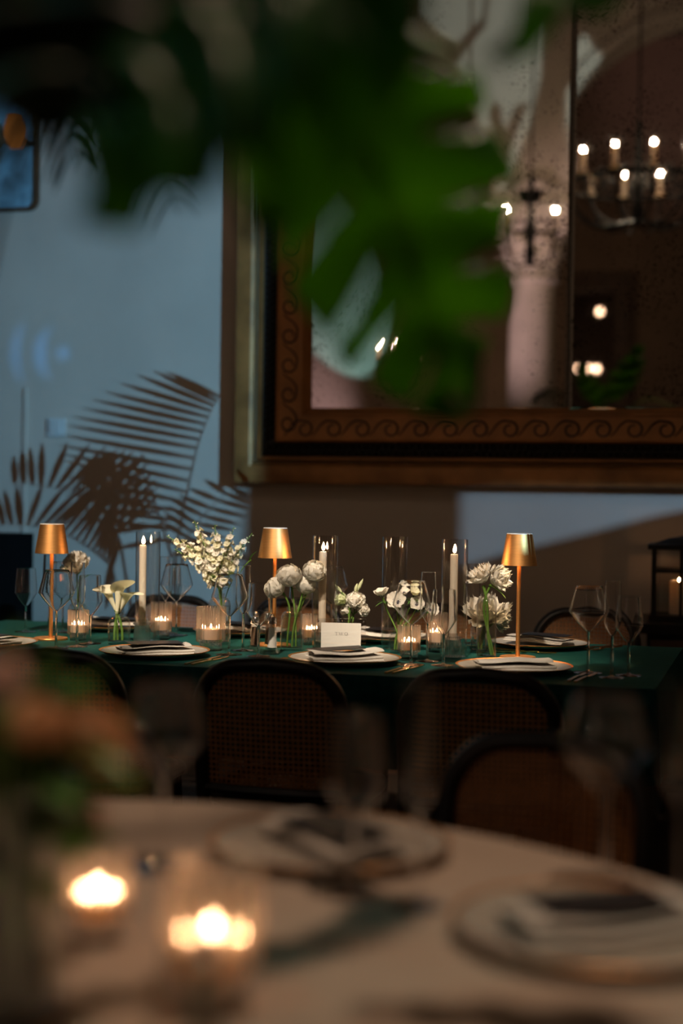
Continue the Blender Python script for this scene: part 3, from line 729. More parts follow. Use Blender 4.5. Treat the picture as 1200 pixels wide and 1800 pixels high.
knife((-1.455, 3.90), -.10, 'left one of two gold knives before the snapdragon-side wine glass'); knife((-1.432, 3.90), -.12, 'right one of two gold knives before the snapdragon-side wine glass')
fork((-.60, 4.462), -1.38, 'gold fork lying beside the base of the right gold lamp'); knife((-.70, 4.56), 1.1, 'gold knife left of the far plate behind the right gold lamp')
fork((-.385, 4.72), 2.7, 'outer dark-gold fork by the right-end cane chair'); fork((-.355, 4.71), 2.75, 'inner dark-gold fork by the right-end cane chair')
fork((-1.235, 3.94), .1, 'gold fork left of the plate before the number card')
fork((-.745, 3.95), .1, 'gold fork left of the plate before the right gold lamp')

# ------------------------------------------------------------------ vases and flowers
def vase(p, R, h, neck, label, wl=.6, square=False):
    v = thing('bud_vase', label, 'vase', (p[0], p[1], TZ), group='bud vases on the green table')
    sh = R*.75
    pr = [(.001, 0), (R*.94, 0), (R, .004), (R, h-sh-.012)] + [(neck+(R-neck)*cos(a), h-sh-.012+sh*sin(a)) for a in [PI/2*i/7 for i in range(1, 8)]] + [(neck, h-.003), (neck+.0015, h), (neck-.0015, h)]
    inn = [(max(.001, r-.0022), z-.0015) for r, z in reversed(pr[3:-2])] + [(R-.0022, .010), (.001, .009)]
    m = MB(); m.lathe(pr+inn, 36); m.build('glass_body', M['glass'], v)
    ww = h*wl
    m = MB(); m.lathe([(.001, .0095), (R-.0028, .0105), (R-.0028, ww), (.001, ww)], 32); m.build('water', M['water'], v)
    return v
def petal_mesh(name, mat, wd, L, cup, curl, ruf=0, seed=0, nu=8, nv=8, pw=.6, notch=0):
    def fn(u, v):
        a = 2*u-1
        width = wd*max(.0, sin(PI*min(1, .14+.74*v)))**pw
        x = a*width
        vv = v*(1-.10*a*a*v - notch*abs(sin(a*9+seed))*v*v)
        th = curl*vv
        if abs(curl) > 1e-3: z = L*sin(th)/curl; y = L*(1-cos(th))/curl
        else: z = L*vv; y = 0
        y += cup*width*a*a + ruf*v*v*sin(a*6.5+seed) + ruf*.5*v*sin(v*9+a*4+seed)
        return (x, y, z)
    return MB().grid(fn, nu, nv).mesh(name, mat, True, 3.0)
def bloom(parent, centre, axis, R, layers, name='petal'):
    """layers: (mesh, count, tilt, scale, offset, azimuth)"""
    q = Vector((0, 0, 1)).rotation_difference(Vector(axis).normalized()).to_matrix().to_4x4()
    Mb = Matrix.Translation(Vector(centre)) @ q
    for me, n, tilt, s, r_, z_, az in layers:
        for k in range(n):
            a = az + 2*PI*k/n + random.uniform(-.12, .12); tt = tilt+random.uniform(-.08, .08); ss = s*R*random.uniform(.93, 1.06)
            o = ob(name, me, parent)
            o.matrix_basis = Mb @ Matrix.Rotation(a, 4, 'Z') @ Matrix.Translation((0, -r_*R, z_*R)) @ Matrix.Rotation(tt, 4, 'X') @ Matrix.Diagonal((ss, ss, ss, 1))
PT = {}
def petals(mat, key):
    if (mat, key) not in PT:
        PT[(mat, key)] = {
            'ball': lambda: petal_mesh('petal', M[mat], .72, 1.70, .32, 1.55, .045, 1, 12, 12),
            'outer': lambda: petal_mesh('petal', M[mat], .80, 1.55, .28, .95, .06, 2, 12, 12),
            'ruffle': lambda: petal_mesh('petal', M[mat], .62, 1.25, .15, .5, .13, 3, 12, 8, .5, .12),
            'parrot': lambda: petal_mesh('petal', M[mat], .46, 1.35, .35, .45, .10, 5, 14, 9, .55, .22),
            'flat': lambda: petal_mesh('petal', M[mat], .42, 1.0, .25, .35, .03, 1, 8, 6, .6),
            'floret': lambda: petal_mesh('petal', M[mat], .55, 1.0, .2, -.7, .12, 2, 6, 5, .5)}[key]()
    return PT[(mat, key)]
def ranunculus(f, c, ax, R, mat='petal'):
    b, o = petals(mat, 'ball'), petals(mat, 'outer')
    c = Vector(c)-Vector(ax).normalized()*R*.75
    bloom(f, c, ax, R, [(b, 3, .05, .62, .10, .15, 0), (b, 4, .22, .74, .15, .08, .5), (b, 5, .40, .84, .20, .03, .2), (b, 6, .58, .92, .25, 0, .7), (o, 6, .66, .98, .25, -.02, .1), (o, 7, .90, .95, .22, -.05, .6), (o, 6, 1.2, .80, .2, -.06, .3)])
def rose(f, c, ax, R, mat='petal'):
    b, o, q = petals(mat, 'ball'), petals(mat, 'outer'), petals(mat, 'ruffle')
    c = Vector(c)-Vector(ax).normalized()*R*.7
    bloom(f, c, ax, R, [(b, 3, .08, .7, .08, .1, 0), (b, 4, .3, .85, .12, .05, .4), (o, 5, .55, .9, .15, 0, .1), (q, 6, .9, 1.0, .15, 0, .5)])
def carnation(f, c, ax, R, mat='petal'):
    q = petals(mat, 'ruffle'); c = Vector(c)-Vector(ax).normalized()*R*.7
    bloom(f, c, ax, R, [(q, 4, .1, 1.1, .05, .1, 0), (q, 6, .4, 1.15, .1, .05, .4), (q, 7, .75, 1.1, .12, 0, .2), (q, 7, 1.1, 1.0, .12, 0, .6)])
def tulip(f, c, ax, R, mat='petal', op=.55):
    q = petals(mat, 'parrot'); c = Vector(c)-Vector(ax).normalized()*R*.6
    bloom(f, c, ax, R, [(q, 4, op*.5, 1.0, .1, 0, 0), (q, 5, op*1.1, 1.05, .14, 0, .4), (q, 5, op*1.8, 1.0, .16, 0, .9)])
def anemone(f, c, ax, R, mat='petal', op=1.15):
    q = petals(mat, 'flat')
    bloom(f, c, ax, R, [(q, 5, op*.9, .95, .08, .02, 0), (q, 5, op, 1.0, .10, 0, .6)])
    qd = Vector((0, 0, 1)).rotation_difference(Vector(ax).normalized()).to_matrix().to_4x4()
    m = MB(); m.lathe([(.001, .22*R), (.16*R, .2*R), (.22*R, .1*R), (.2*R, .02*R), (.001, 0)], 14)
    for k in range(22):
        a = k*2.4; r_ = .30+.1*(k % 3)*.5
        m.lathe([(.001, .05), (.035, .03), (.001, 0)], 5, (r_*cos(a), r_*sin(a), .12)) if False else m.box((r_*cos(a)*R, r_*sin(a)*R, .16*R), (.05*R, .05*R, .08*R))
    o = m.build('centre', M['darkcentre'], f); o.matrix_basis = Matrix.Translation(Vector(c)) @ qd
def stem(f, p0, p1, ax, r=.0024, mat='stem', sway=0):
    p0, p1, ax = Vector(p0), Vector(p1), Vector(ax).normalized(); L_ = (p1-p0).length
    pts = bez(p0, p0+Vector((sway, 0, 1))*L_*.45, p1-ax*L_*.4, p1, 14)
    MB().tube(pts, [r]*14+[r*1.5], 8).build('stem', M[mat], f)
    return pts
def leafblade(f, p, d, up, L, wd, mat='leaf', name='leaf', curl=.5):
    d = Vector(d).normalized(); up = Vector(up); up = (up-d*up.dot(d)).normalized(); s = d.cross(up); p = Vector(p)
    def fn(u, v):
        a = 2*u-1; ww = wd*sin(PI*min(1, .06+.94*v))**.75*(1-.25*v)
        th = curl*v
        return p + d*(L*sin(th)/curl) - up*(L*(1-cos(th))/curl) + s*(a*ww) + up*(abs(a)*ww*.35)
    return MB().grid(fn, 4, 10).build(name, M[mat], f, ang=3)
def flower(kind, v, label, group):
    return thing(kind, label, 'flower', v.location, 0, group)

# carnation-like bloom by the left lamp
v = vase((-2.10, 4.408), .030, .125, .012, 'clear bud vase holding the ruffled white bloom by the leftmost lamp')
f = flower('white_carnation', v, 'single ruffled white bloom on green stems beside the leftmost lamp', 'flowers')
stem(f, (0, 0, .012), (-.009, .002, .225), (-.1, -.1, 1)); stem(f, (.01, 0, .012), (.012, .0, .205), (.2, 0, 1), .002)
carnation(f, (-.009, .002, .248), (-.25, -.35, 1), .050)
leafblade(f, (.012, 0, .19), (.6, 0, .5), (0, 0, 1), .05, .008); leafblade(f, (0, 0, .205), (.5, -.2, .4), (0, 0, 1), .04, .007)

# calla lilies
v = vase((-1.868, 4.23), .0365, .104, .013, 'round-shouldered bud vase holding the three calla lilies', .55)
def calla(v, p0, mouth, d, L, label, spin=0):
    f = flower('calla_lily', v, label, 'calla lilies')
    mouth = Vector(mouth); d = Vector(d).normalized(); base = mouth-d*L
    stem(f, p0, base+d*.006, d, .0042)
    up = Vector((0, 0, 1)); a = Matrix.Rotation(spin, 3, d); s = (a @ d.orthogonal()).normalized(); t_ = d.cross(s)
    def fn(u, v_):
        ang = u*2*PI*1.04 - .04*PI
        fl = .16*v_+.25*v_**3+.50*max(0, v_-.72)**1.5*2.2
        tipk = (.5-.5*cos(ang))          # 0 at the overlap, 1 at the pointed lip
        r_ = L*(.05+.46*fl*(.75+.55*tipk)+.16*max(0, v_-.8)*5*tipk*tipk)*(1+.02*u)
        h = L*(v_*(.86+.30*tipk) - .38*max(0, v_-.75)*(1-tipk)*2 - .25*max(0, v_-.8)**1.2*tipk)
        return base + d*h + (s*(-cos(ang)) + t_*sin(ang))*r_
    MB().grid(fn, 28, 14).build('spathe', M['cream_petal'], f, ang=3)
    MB().tube([base+d*L*.1, base+d*L*.62], [.0035, .0025], 8).build('spadix', M['spadix'], f)
calla(v, (.012, 0, .012), (-.046, -.007, .184), (-.45, -.1, 1), .088, 'calla lily leaning left with its lip curling left', 1.9)
calla(v, (-.008, .008, .012), (-.002, .006, .196), (.05, .1, 1), .098, 'upright calla lily between two others, its lip curling right', 5.0)
calla(v, (-.014, -.004, .012), (.034, .004, .176), (.55, -.15, 1), .092, 'calla lily leaning right toward the leftmost taper', 5.2)

# ranunculus
v = vase((-1.30, 4.27), .0355, .136, .016, 'round-shouldered bud vase with the white ranunculus, left of the number card', .80)
for k, (c, R, ax, lb) in enumerate((((-.011, -.002, .234), .042, (-.1, -.5, .9), 'large round ranunculus facing front, topmost left of its vase'),
                                    ((.065, .018, .250), .039, (.45, -.45, .8), 'ranunculus reaching right in front of the middle taper candle'),
                                    ((-.056, -.004, .196), .037, (-.7, -.35, .45), 'ranunculus drooping left beside the middle gold lamp stem'),
                                    ((.034, .030, .205), .036, (.3, .1, .9), 'ranunculus half hidden at the back of its vase'))):
    f = flower('ranunculus', v, 'white ' + lb, 'white ranunculus'); a = Vector(ax).normalized(); cc = Vector(c)
    stem(f, (.014*cos(k*1.7), .014*sin(k*1.7), .012), cc-a*R*.72, (a+Vector((0, 0, .6))), .003)
    ranunculus(f, c, ax, R)
    leafblade(f, cc-a*R*.9-Vector((0, 0, .012)), (cos(k*2), -.4, .5), (0, 0, 1), .03, .005, 'stem')

# snapdragons
v = vase((-1.572, 4.356), .037, .165, .014, 'tall bud vase holding the spray of white snapdragons', .75)
FLO = MB()
for k in range(5):
    a = 2*PI*k/5
    def fn(u, vv, a=a):
        x = (2*u-1)*.55*sin(PI*min(1, .2+.7*vv))**.5; rr_ = .25+.75*vv; z = .55*vv+.25*sin(vv*3)*(1 if k < 2 else -.3)+.10*sin(5*u+k)
        return (rr_*cos(a)-x*sin(a), rr_*sin(a)+x*cos(a), z)
    FLO.grid(fn, 3, 3)
FLO.lathe([(.12, -.7), (.32, -.25), (.28, .15), (.1, .3)], 7)
FLOM = [FLO.mesh('floret', M['petal'], True, 3), FLO.mesh('floret', M['cream_petal'], True, 3)]
BUD = MB().lathe([(.001, -.6), (.25, -.25), (.3, .1), (.15, .5), (.001, .7)], 7).mesh('bud', M['green_petal'])
def snapdragon(v, tip, mid, label, n=16):
    f = flower('snapdragon', v, label, 'white snapdragons')
    k = random.random()*6
    pts = spline([(.012*cos(k), .012*sin(k), .012), (.004*cos(k), .004*sin(k), .155), mid, tip], 30)
    MB().tube(pts, [.0028-.0018*i/30 for i in range(31)], 7).build('stem', M['stem'], f)
    for i in range(n):
        s_ = .46+.54*i/n; x = s_*30; j = int(x); p = pts[j].lerp(pts[min(30, j+1)], x-j); d = (pts[min(30, j+1)]-pts[j]).normalized()
        a = i*2.2+k; o_ = d.orthogonal().normalized(); b_ = d.cross(o_); out_ = (o_*cos(a)+b_*sin(a)+d*.45).normalized()
        sz = .0150*(1.12-.50*(i/n)); bud = i > n*.82
        o = ob('bud' if bud else 'floret', BUD if bud else FLOM[i % 2], f)
        o.matrix_basis = Matrix.Translation(p+out_*sz*.75) @ Vector((0, 0, 1)).rotation_difference(out_).to_matrix().to_4x4() @ Matrix.Rotation(a, 4, 'Z') @ Matrix.Diagonal((sz*(.6 if bud else 1),)*3+(1,))
    for i in range(3):
        p = pts[12+2*i]; leafblade(f, p, (cos(k+i*2), sin(k+i*2), .6), (0, 0, 1), .045, .006, 'stem')
T_ = [((-.172, -.040, .348), (-.062, -.012, .285), 'snapdragon spray arching furthest left', 17), ((-.146, -.034, .306), (-.055, -.02, .252), 'snapdragon spray just below the one arching furthest left', 13),
      ((-.086, -.016, .400), (-.04, -.006, .29), 'tallest snapdragon spray, left of its cluster', 17), ((-.022, .004, .388), (-.01, 0, .28), 'snapdragon spray upright in the cluster centre', 16),
      ((.040, .016, .382), (.014, .006, .27), 'snapdragon spray leaning slightly right', 16), ((.098, .030, .362), (.034, .008, .26), 'snapdragon spray reaching toward the middle gold lamp shade', 16),
      ((-.066, -.02, .258), (-.026, -.01, .215), 'short snapdragon spray low on the left of the cluster', 10), ((.02, -.02, .30), (.006, -.01, .235), 'short snapdragon spray low in front of the cluster', 12)]
for tp, md, lb, n in T_: snapdragon(v, tp, md, 'white ' + lb, int(n*1.45))
f = flower('foliage_sprig', v, 'small green leaf sprig below the middle gold lamp shade', 'flowers')
stem(f, (0, .01, .012), (.095, .03, .275), (.7, 0, .6), .0018); leafblade(f, (.09, .03, .272), (.4, -.1, .8), (-1, 0, .3), .045, .010)

# lisianthus behind the card
v = vase((-1.150, 4.384), .028, .095, .018, 'small bud vase behind the number card', .6)
for k, (c, R, ax, mt, lb) in enumerate((((.026, .002, .155), .037, (.25, -.6, .8), 'petal', 'fullest lisianthus bloom above the number card'),
                                        ((-.022, -.005, .156), .026, (-.6, -.4, .7), 'green_petal', 'greenish lisianthus bloom at the left of its cluster'),
                                        ((-.010, .02, .125), .028, (-.6, .0, .3), 'petal', 'low lisianthus bloom tucked behind its vase'),
                                        ((.050, .010, .125), .027, (.8, -.3, .1), 'petal', 'lisianthus bloom hanging at the right of the number card'))):
    f = flower('lisianthus', v, 'white ' + lb if mt == 'petal' else lb, 'lisianthus above the number card'); a = Vector(ax).normalized()
    stem(f, (.01*cos(k*1.6), .01*sin(k*1.6), .012), Vector(c)-a*R*.6, a+Vector((0, 0, .4)), .002); rose(f, c, ax, R, mt)
for c, d, L_, lb in (((-.020, -.004, .180), (-.55, 0, .6), .032, 'pale lisianthus bud pointing up left'), ((.022, .006, .180), (.25, 0, 1), .03, 'short pale lisianthus bud standing above its bloom'), ((.030, .010, .186), (.4, 0, .9), .042, 'longest pale lisianthus bud, topmost of its cluster')):
    f = flower('lisianthus_bud', v, lb, 'lisianthus buds'); c = Vector(c); d = Vector(d).normalized()
    stem(f, (0, 0, .012), c, d, .0014); MB().tube([c, c+d*L_*.35, c+d*L_*.7, c+d*L_], [.002, .0058, .0045, .0006], 8).build('bud', M['green_petal'], f)

# anemones
v = vase((-.973, 4.32), .024, .075, .014, 'small round bud vase under the anemones', .6)
for k, (c, R, ax, mt, lb) in enumerate((((-.046, -.008, .176), .031, (-.25, -.22, 1), 'blush_anemone', 'pale anemone opening upward, furthest left of its vase'),
                                        ((-.003, -.010, .160), .033, (.1, -.9, .5), 'petal', 'white anemone facing front with a dark centre'),
                                        ((.013, .018, .186), .022, (.1, -.5, .9), 'petal', 'small white anemone at the back, above the dark-centred one'),
                                        ((.050, .012, .182), .026, (.35, -.5, .9), 'cream_petal', 'cream anemone behind the wine glass rim'),
                                        ((.060, .010, .152), .026, (.2, -.8, .5), 'petal', 'white anemone seen through the big wine glass'),
                                        ((.100, .025, .136), .024, (.7, -.6, .4), 'petal', 'low white anemone reaching right by the flute'))):
    f = flower('anemone', v, lb, 'anemones'); a = Vector(ax).normalized()
    stem(f, (.008*cos(k), .008*sin(k), .012), Vector(c)-a*.004, a+Vector((0, 0, .3)), .0022)
    anemone(f, c, ax, R, 'petal' if mt == 'blush_anemone' else mt, .95 if k in (0, 3) else 1.2)
    p = Vector(c)-a*.018
    for q in range(5):
        an = q*1.26+k; leafblade(f, p, (cos(an), sin(an), .15-.4*(q % 2)), (0, 0, 1), .034, .0045)

# parrot tulips
v = vase((-.685, 4.273), .0305, .200, .0165, 'tall clear bottle vase with parrot tulip stems, left of the right lamp', .72)
f = flower('parrot_tulip', v, 'white ruffled parrot tulip bloom above the tall bottle vase', 'parrot tulips')
stem(f, (.016, 0, .012), (-.012, .002, .222), (-.3, 0, 1), .0042, sway=-.25); tulip(f, (-.022, .002, .254), (-.55, -.35, .8), .044, op=.60)
f = flower('parrot_tulip', v, 'white parrot tulip bloom drooping right above the tall bottle vase', 'parrot tulips')
stem(f, (.022, .004, .012), (.012, .004, .225), (.5, 0, .8), .0036, sway=-.2); tulip(f, (.034, .008, .246), (.75, -.35, .35), .046, op=.55)
leafblade(f, (.0, 0, .225), (.75, -.2, -.25), (.3, 0, 1), .075, .009, 'stem')
v = vase((-.735, 4.43), .026, .10, .015, 'low bud vase hidden behind the tall bottle vase', .6)
f = flower('parrot_tulip', v, 'largest white parrot tulip, wide open behind the bottle vase', 'parrot tulips')
stem(f, (0, 0, .012), (.015, .004, .085), (.1, -.1, 1), .004); tulip(f, (.019, .004, .135), (.05, -.5, .8), .068, op=.72)
f = flower('parrot_tulip', v, 'white parrot tulip sagging low to the right behind the bottle vase', 'parrot tulips')
stem(f, (.01, 0, .012), (.05, .01, .10), (.6, -.1, .5), .0035); tulip(f, (.068, .012, .108), (.85, -.3, .1), .042, op=.6)

# ------------------------------------------------------------------ sideboard and lantern at right
sb = thing('sideboard', 'dark sideboard standing against the wall at right', 'sideboard', (.52, 5.92, 0))
MB().box((0, 0, .735), (1.7, .50, .04)).build('top', M['black'], sb, smooth=False)
MB().box((0, .01, .42), (1.6, .44, .60)).build('body', M['black'], sb, smooth=False)
for k in range(4): dd = MB().box((-.6+.4*k, -.215, .42), (.37, .02, .54)).build('door', M['wood'], sb, smooth=False); MB().lathe([(.001, 0), (.012, 0), (.012, .02), (.001, .02)], 12, (-.45+.4*k if k % 2 == 0 else -.75+.4*k, -.24, .45)).build('knob', M['goldcut'], dd)
for sx in (-1, 1):
    for sy in (-1, 1): MB().tube([(sx*.75, .01+sy*.17, 0), (sx*.75, .01+sy*.17, .13)], .025, 8).build('leg', M['black'], sb)
o = MB()
o.grid(lambda u, v: (-.30+.62*u, -.2+.36*v, .757+.012*abs(sin(u*9+v*4))+.010*abs(sin(v*11+u*3))), 30, 20)
tag(o.build('crumpled_cloth', M['napkin'], loc=(.42, 5.90, 0), ang=3), 'pale crumpled cloth lying on the dark sideboard', 'cloth')
ln = thing('lantern', 'black metal lantern with glowing panes on the sideboard', 'lantern', (-.155, 5.90, .756))
a = .105
MB().box((0, 0, .012), (.25, .25, .02)).build('base', M['blackmetal'], ln, smooth=False)
MB().box((0, 0, .295), (.26, .26, .02)).build('top', M['blackmetal'], ln, smooth=False)
m = MB(); m.lathe([(.12, .305), (.05, .33), (.02, .335), (.001, .34)], 4); m.build('roof', M['blackmetal'], ln, smooth=False)
for sx in (-1, 1):
    for sy in (-1, 1): MB().box((sx*a, sy*a, .155), (.02, .02, .27)).build('post', M['blackmetal'], ln, smooth=False)
for sy in (-1, 1):
    MB().box((0, sy*a, .20), (.2, .012, .014)).build('bar', M['blackmetal'], ln, smooth=False); MB().box((0, sy*a, .155), (.012, .012, .27)).build('bar', M['blackmetal'], ln, smooth=False)
    MB().box((0, sy*(a-.008), .155), (.19, .003, .26)).build('pane', M['glass'], ln, smooth=False)
    MB().box((sy*(a-.008), 0, .155), (.003, .19, .26)).build('pane', M['glass'], ln, smooth=False)
c = thing('pillar_candle', 'lit pillar candle inside the black lantern', 'candle', (-.165, 5.90, .779))
m = MB(); m.lathe([(.001, 0), (.038, 0), (.038, .13), (.03, .135), (.001, .128)], 24); m.build('wax', M['wax'], c)
MB().tube([(0, 0, .126), (0, 0, .14)], .001, 6).build('wick', M['wick'], c); ob('flame', TF, c, (0, 0, .133))

# ------------------------------------------------------------------ stage projectors that throw the cool light
def projector(name, label, Lp, T, holes, d=.16, W=.30):
    """lamp head on a stand: open box with a cut gobo plate in front of the light"""
    p = thing(name, label, 'stage light', (Lp.x, Lp.y, 0))
    ax = (T-Lp).normalized(); s = ax.cross(Vector((0, 0, 1))).normalized(); up = s.cross(ax)
    O = Vector((0, 0, Lp.z))
    bm = bmesh.new(); E = []
    def loop(pts):
        vs = [bm.verts.new(q) for q in pts]
        for i in range(len(vs)): E.append(bm.edges.new((vs[i], vs[(i+1) % len(vs)])))
    loop([O+ax*d+s*a*W+up*b*W for a, b in ((-1,-1),(1,-1),(1,1),(-1,1))])
    for h in holes:
        P = []
        for w_ in h:
            v_ = Vector(w_)-Lp; v_ = v_*(d/v_.dot(ax)); P.append(O+v_)
        loop(P)
    bmesh.ops.triangle_fill(bm, use_beauty=True, edges=E)
    me = bpy.data.meshes.new('gobo_plate'); bm.to_mesh(me); bm.free(); me.materials.append(M['blackmetal']); ob('gobo_plate', me, p)
    m = MB(); V = []
    for dd in (-.14, d): V += [O+ax*dd+s*a*W+up*b*W for a, b in ((-1,-1),(1,-1),(1,1),(-1,1))]
    m.add(V, [(0, 1, 2, 3), (0, 1, 5, 4), (1, 2, 6, 5), (2, 3, 7, 6), (3, 0, 4, 7)]); m.build('housing', M['blackmetal'], p, smooth=False)
    MB().tube([(0, 0, 0), (0, 0, Lp.z-.3)], .02, 10).build('pole', M['blackmetal'], p)
    for k in range(3): MB().tube([(0, 0, .35), (.4*cos(k*2.09), .4*sin(k*2.09), .01)], .012, 8).build('leg', M['blackmetal'], p)
W_ = lambda P: [(x, YW, z) for x, z in P]
holeA = W_([(-3.75, 3.4), (-2.02, 3.4), (-2.13, 1.25), (-2.14, .50), (-3.75, .45)])
holeB = W_([(-1.115, 1.265), (-.02, 1.265), (-.02, 1.23), (-.30, 1.165), (-.64, 1.07), (-.90, 1.0), (-1.115, .93)])
projector('stage_projector', 'black stage light on a stand throwing the pale blue beam', L1, T1, [holeA])
projector('low_projector', 'black stage light on a stand throwing the low blue wedge under the mirror', L4, T4, [holeB])
def crescent(cx, cz, R, wd, a0, a1, n=10):
    O_ = [(cx+R*cos(a0+(a1-a0)*i/n), cz+R*sin(a0+(a1-a0)*i/n)) for i in range(n+1)]
    I_ = [(cx+(R-wd*sin(PI*i/n)-.002)*cos(a0+(a1-a0)*i/n), cz+(R-wd*sin(PI*i/n)-.002)*sin(a0+(a1-a0)*i/n)) for i in range(n, -1, -1)]
    return W_(O_+I_)
projector('blue_projector', 'small black stage light on a stand throwing deep blue arcs', L2, T2,
          [crescent(-3.10, 1.90, .215, .040, 2.35, 3.93), crescent(-3.055, 1.895, .138, .055, 1.95, 4.33), W_([(-3.045+.028*cos(2*PI*i/10), 1.895+.035*sin(2*PI*i/10)) for i in range(10)])], .12, .13)
LW = lambda P: [(x, YA, z) for x, z in P]

projector('leaf_projector', 'black stage light throwing a leaf pattern onto the arcade', L3, T3, [
    LW([(-2.818, 6.119), (-2.132, 6.063), (-2.202, 5.605), (-2.435, 5.389), (-2.595, 5.478), (-2.812, 5.702)]),
    LW([(-2.1, 6.061), (-1.744, 6.032), (-1.657, 5.413), (-1.651, 5.055), (-1.746, 4.627), (-1.87, 4.3), (-1.969, 4.047), (-2.088, 4.011), (-1.998, 4.254), (-1.873, 4.505), (-1.75, 4.831), (-1.878, 4.787), (-1.977, 4.562), (-2.018, 4.795), (-2.07, 4.85), (-2.121, 4.775), (-2.127, 4.518), (-2.155, 4.261), (-2.2, 4.47), (-2.35, 4.995), (-2.432, 5.218), (-2.165, 5.525)]),
    LW([(-1.42, 4.2), (-1.30, 4.15), (-.85, 5.1), (-1.0, 5.4), (-1.42, 4.9)])], .16, .14)
for p, lb in (((-3.6, 2.6), 'black floor uplight can beside the column'), ((-4.6, -3.3), 'black floor uplight can at the far left wall'), ((-3.2, -3.0), 'black floor uplight can under the far chandelier')):
    c = thing('floor_uplight', lb, 'stage light', (p[0], p[1], 0))
    m = MB(); m.lathe([(.10, 0), (.10, .02), (.075, .04), (.075, .24), (.07, .24), (.07, .06), (.001, .06)], 20); m.build('can', M['blackmetal'], c)

# ------------------------------------------------------------------ kentia palm between the stage light and the wall
palm = thing('potted_palm', 'tall potted palm whose fronds shadow the blue wall', 'plant', (.86, 2.90, 0))
m = MB(); m.lathe([(.001, 0), (.13, 0), (.17, .34), (.18, .36), (.16, .36), (.155, .32), (.001, .32)], 28); m.build('pot', M['pot'], palm)
m = MB(); m.lathe([(.001, .33), (.15, .325), (.15, .30)], 20); m.build('soil', M['soil'], palm)
def frond(pts, ll, wd, parent, mat, lean, sides=(-1, 1), n=26, start=.12, nrm=None, droop=.0, name='frond', r=.004):
    """pinnate leaf: midrib plus leaflets in the plane of `nrm`"""
    P = spline(pts, n*2); m = MB(); m.tube(P, [r*(1-.8*i/(n*2)) for i in range(n*2+1)], 6)
    for i in range(int(n*start), n):
        s_ = i/n; p = P[2*i]; d = (P[2*i+1]-P[2*i-1]).normalized()
        side = d.cross(nrm).normalized()
        for sd in sides:
            a = lean*(1-.45*s_); L_ = ll*(.55+.75*sin(PI*min(1, .15+.80*s_)))*(1-.35*s_*s_)
            dr = (side*sd*cos(a) + d*sin(a)).normalized(); q = dr.cross(nrm).normalized()
            tipd = dr + Vector((0, 0, -droop))
            V = []; K = 5
            for k in range(K+1):
                t_ = k/K; w2 = wd*sin(PI*min(1, .12+.86*t_))**.8
                c_ = p + dr*L_*t_ + Vector((0, 0, -droop*L_*t_*t_)) + nrm*(.02*L_*sin(t_*3+i))
                V += [c_-q*w2, c_+nrm*w2*.35, c_+q*w2]
            F = []
            for k in range(K): F += [(3*k, 3*k+1, 3*k+4, 3*k+3), (3*k+1, 3*k+2, 3*k+5, 3*k+4)]
            m.add(V, F)
    return m.build(name, M[mat], parent, ang=3)
def toward(x, z, k):
    """point a fraction k of the way along the beam from the stage light to the wall"""
    return L1 + (Vector((x, YW, z))-L1)*k - Vector(palm.location)
beam = (T1-L1).normalized()
PF = [([(-2.45, 1.019), (-2.41, 1.219), (-2.36, 1.447), (-2.30, 1.606), (-2.24, 1.705)], .165, .40, 'left', .30, 18),
      ([(-2.741, 1.014), (-2.83, 1.143), (-2.941, 1.222), (-3.119, 1.26), (-3.333, 1.273)], .095, .385, 'up', .42, 19),
      ([(-2.783, .892), (-2.894, .97), (-3.05, 1.047), (-3.229, 1.074), (-3.433, 1.07)], .095, .41, 'up', .42, 19),
      ([(-2.419, 1.001), (-2.378, 1.071), (-2.306, 1.152), (-2.223, 1.232), (-2.151, 1.282)], .055, .42, (-1, 1), .5, 9),
      ([(-2.482, .95), (-2.549, 1.148), (-2.605, 1.287), (-2.703, 1.386), (-2.835, 1.445)], .085, .375, 'left', .55, 12)]
for pts, ll, k, sides, lean, nl in PF:
    K = len(pts)
    P = [toward(x, z, k+.02*sin(i*1.3)) for i, (x, z) in enumerate(pts)]
    if sides == 'left':
        dd = (P[2]-P[1]).normalized(); sides = (1,) if dd.cross(beam).x < 0 else (-1,)
    if sides == 'up':
        dd = (P[2]-P[1]).normalized(); sides = (1,) if dd.cross(beam).z > 0 else (-1,)
    frond(P, ll, .0048, palm, 'darkleaf', lean, sides, nl, .0, beam, r=.002)
    b = P[0]; MB().tube(bez((.02*random.uniform(-1, 1), .02*random.uniform(-1, 1), .33), (0, 0, 1.0), b-(P[1]-P[0])*1.5-Vector((0, 0, .2)), b, 16), [.004-.002*i/16 for i in range(17)], 8).build('frond_stem', M['stem'], palm)

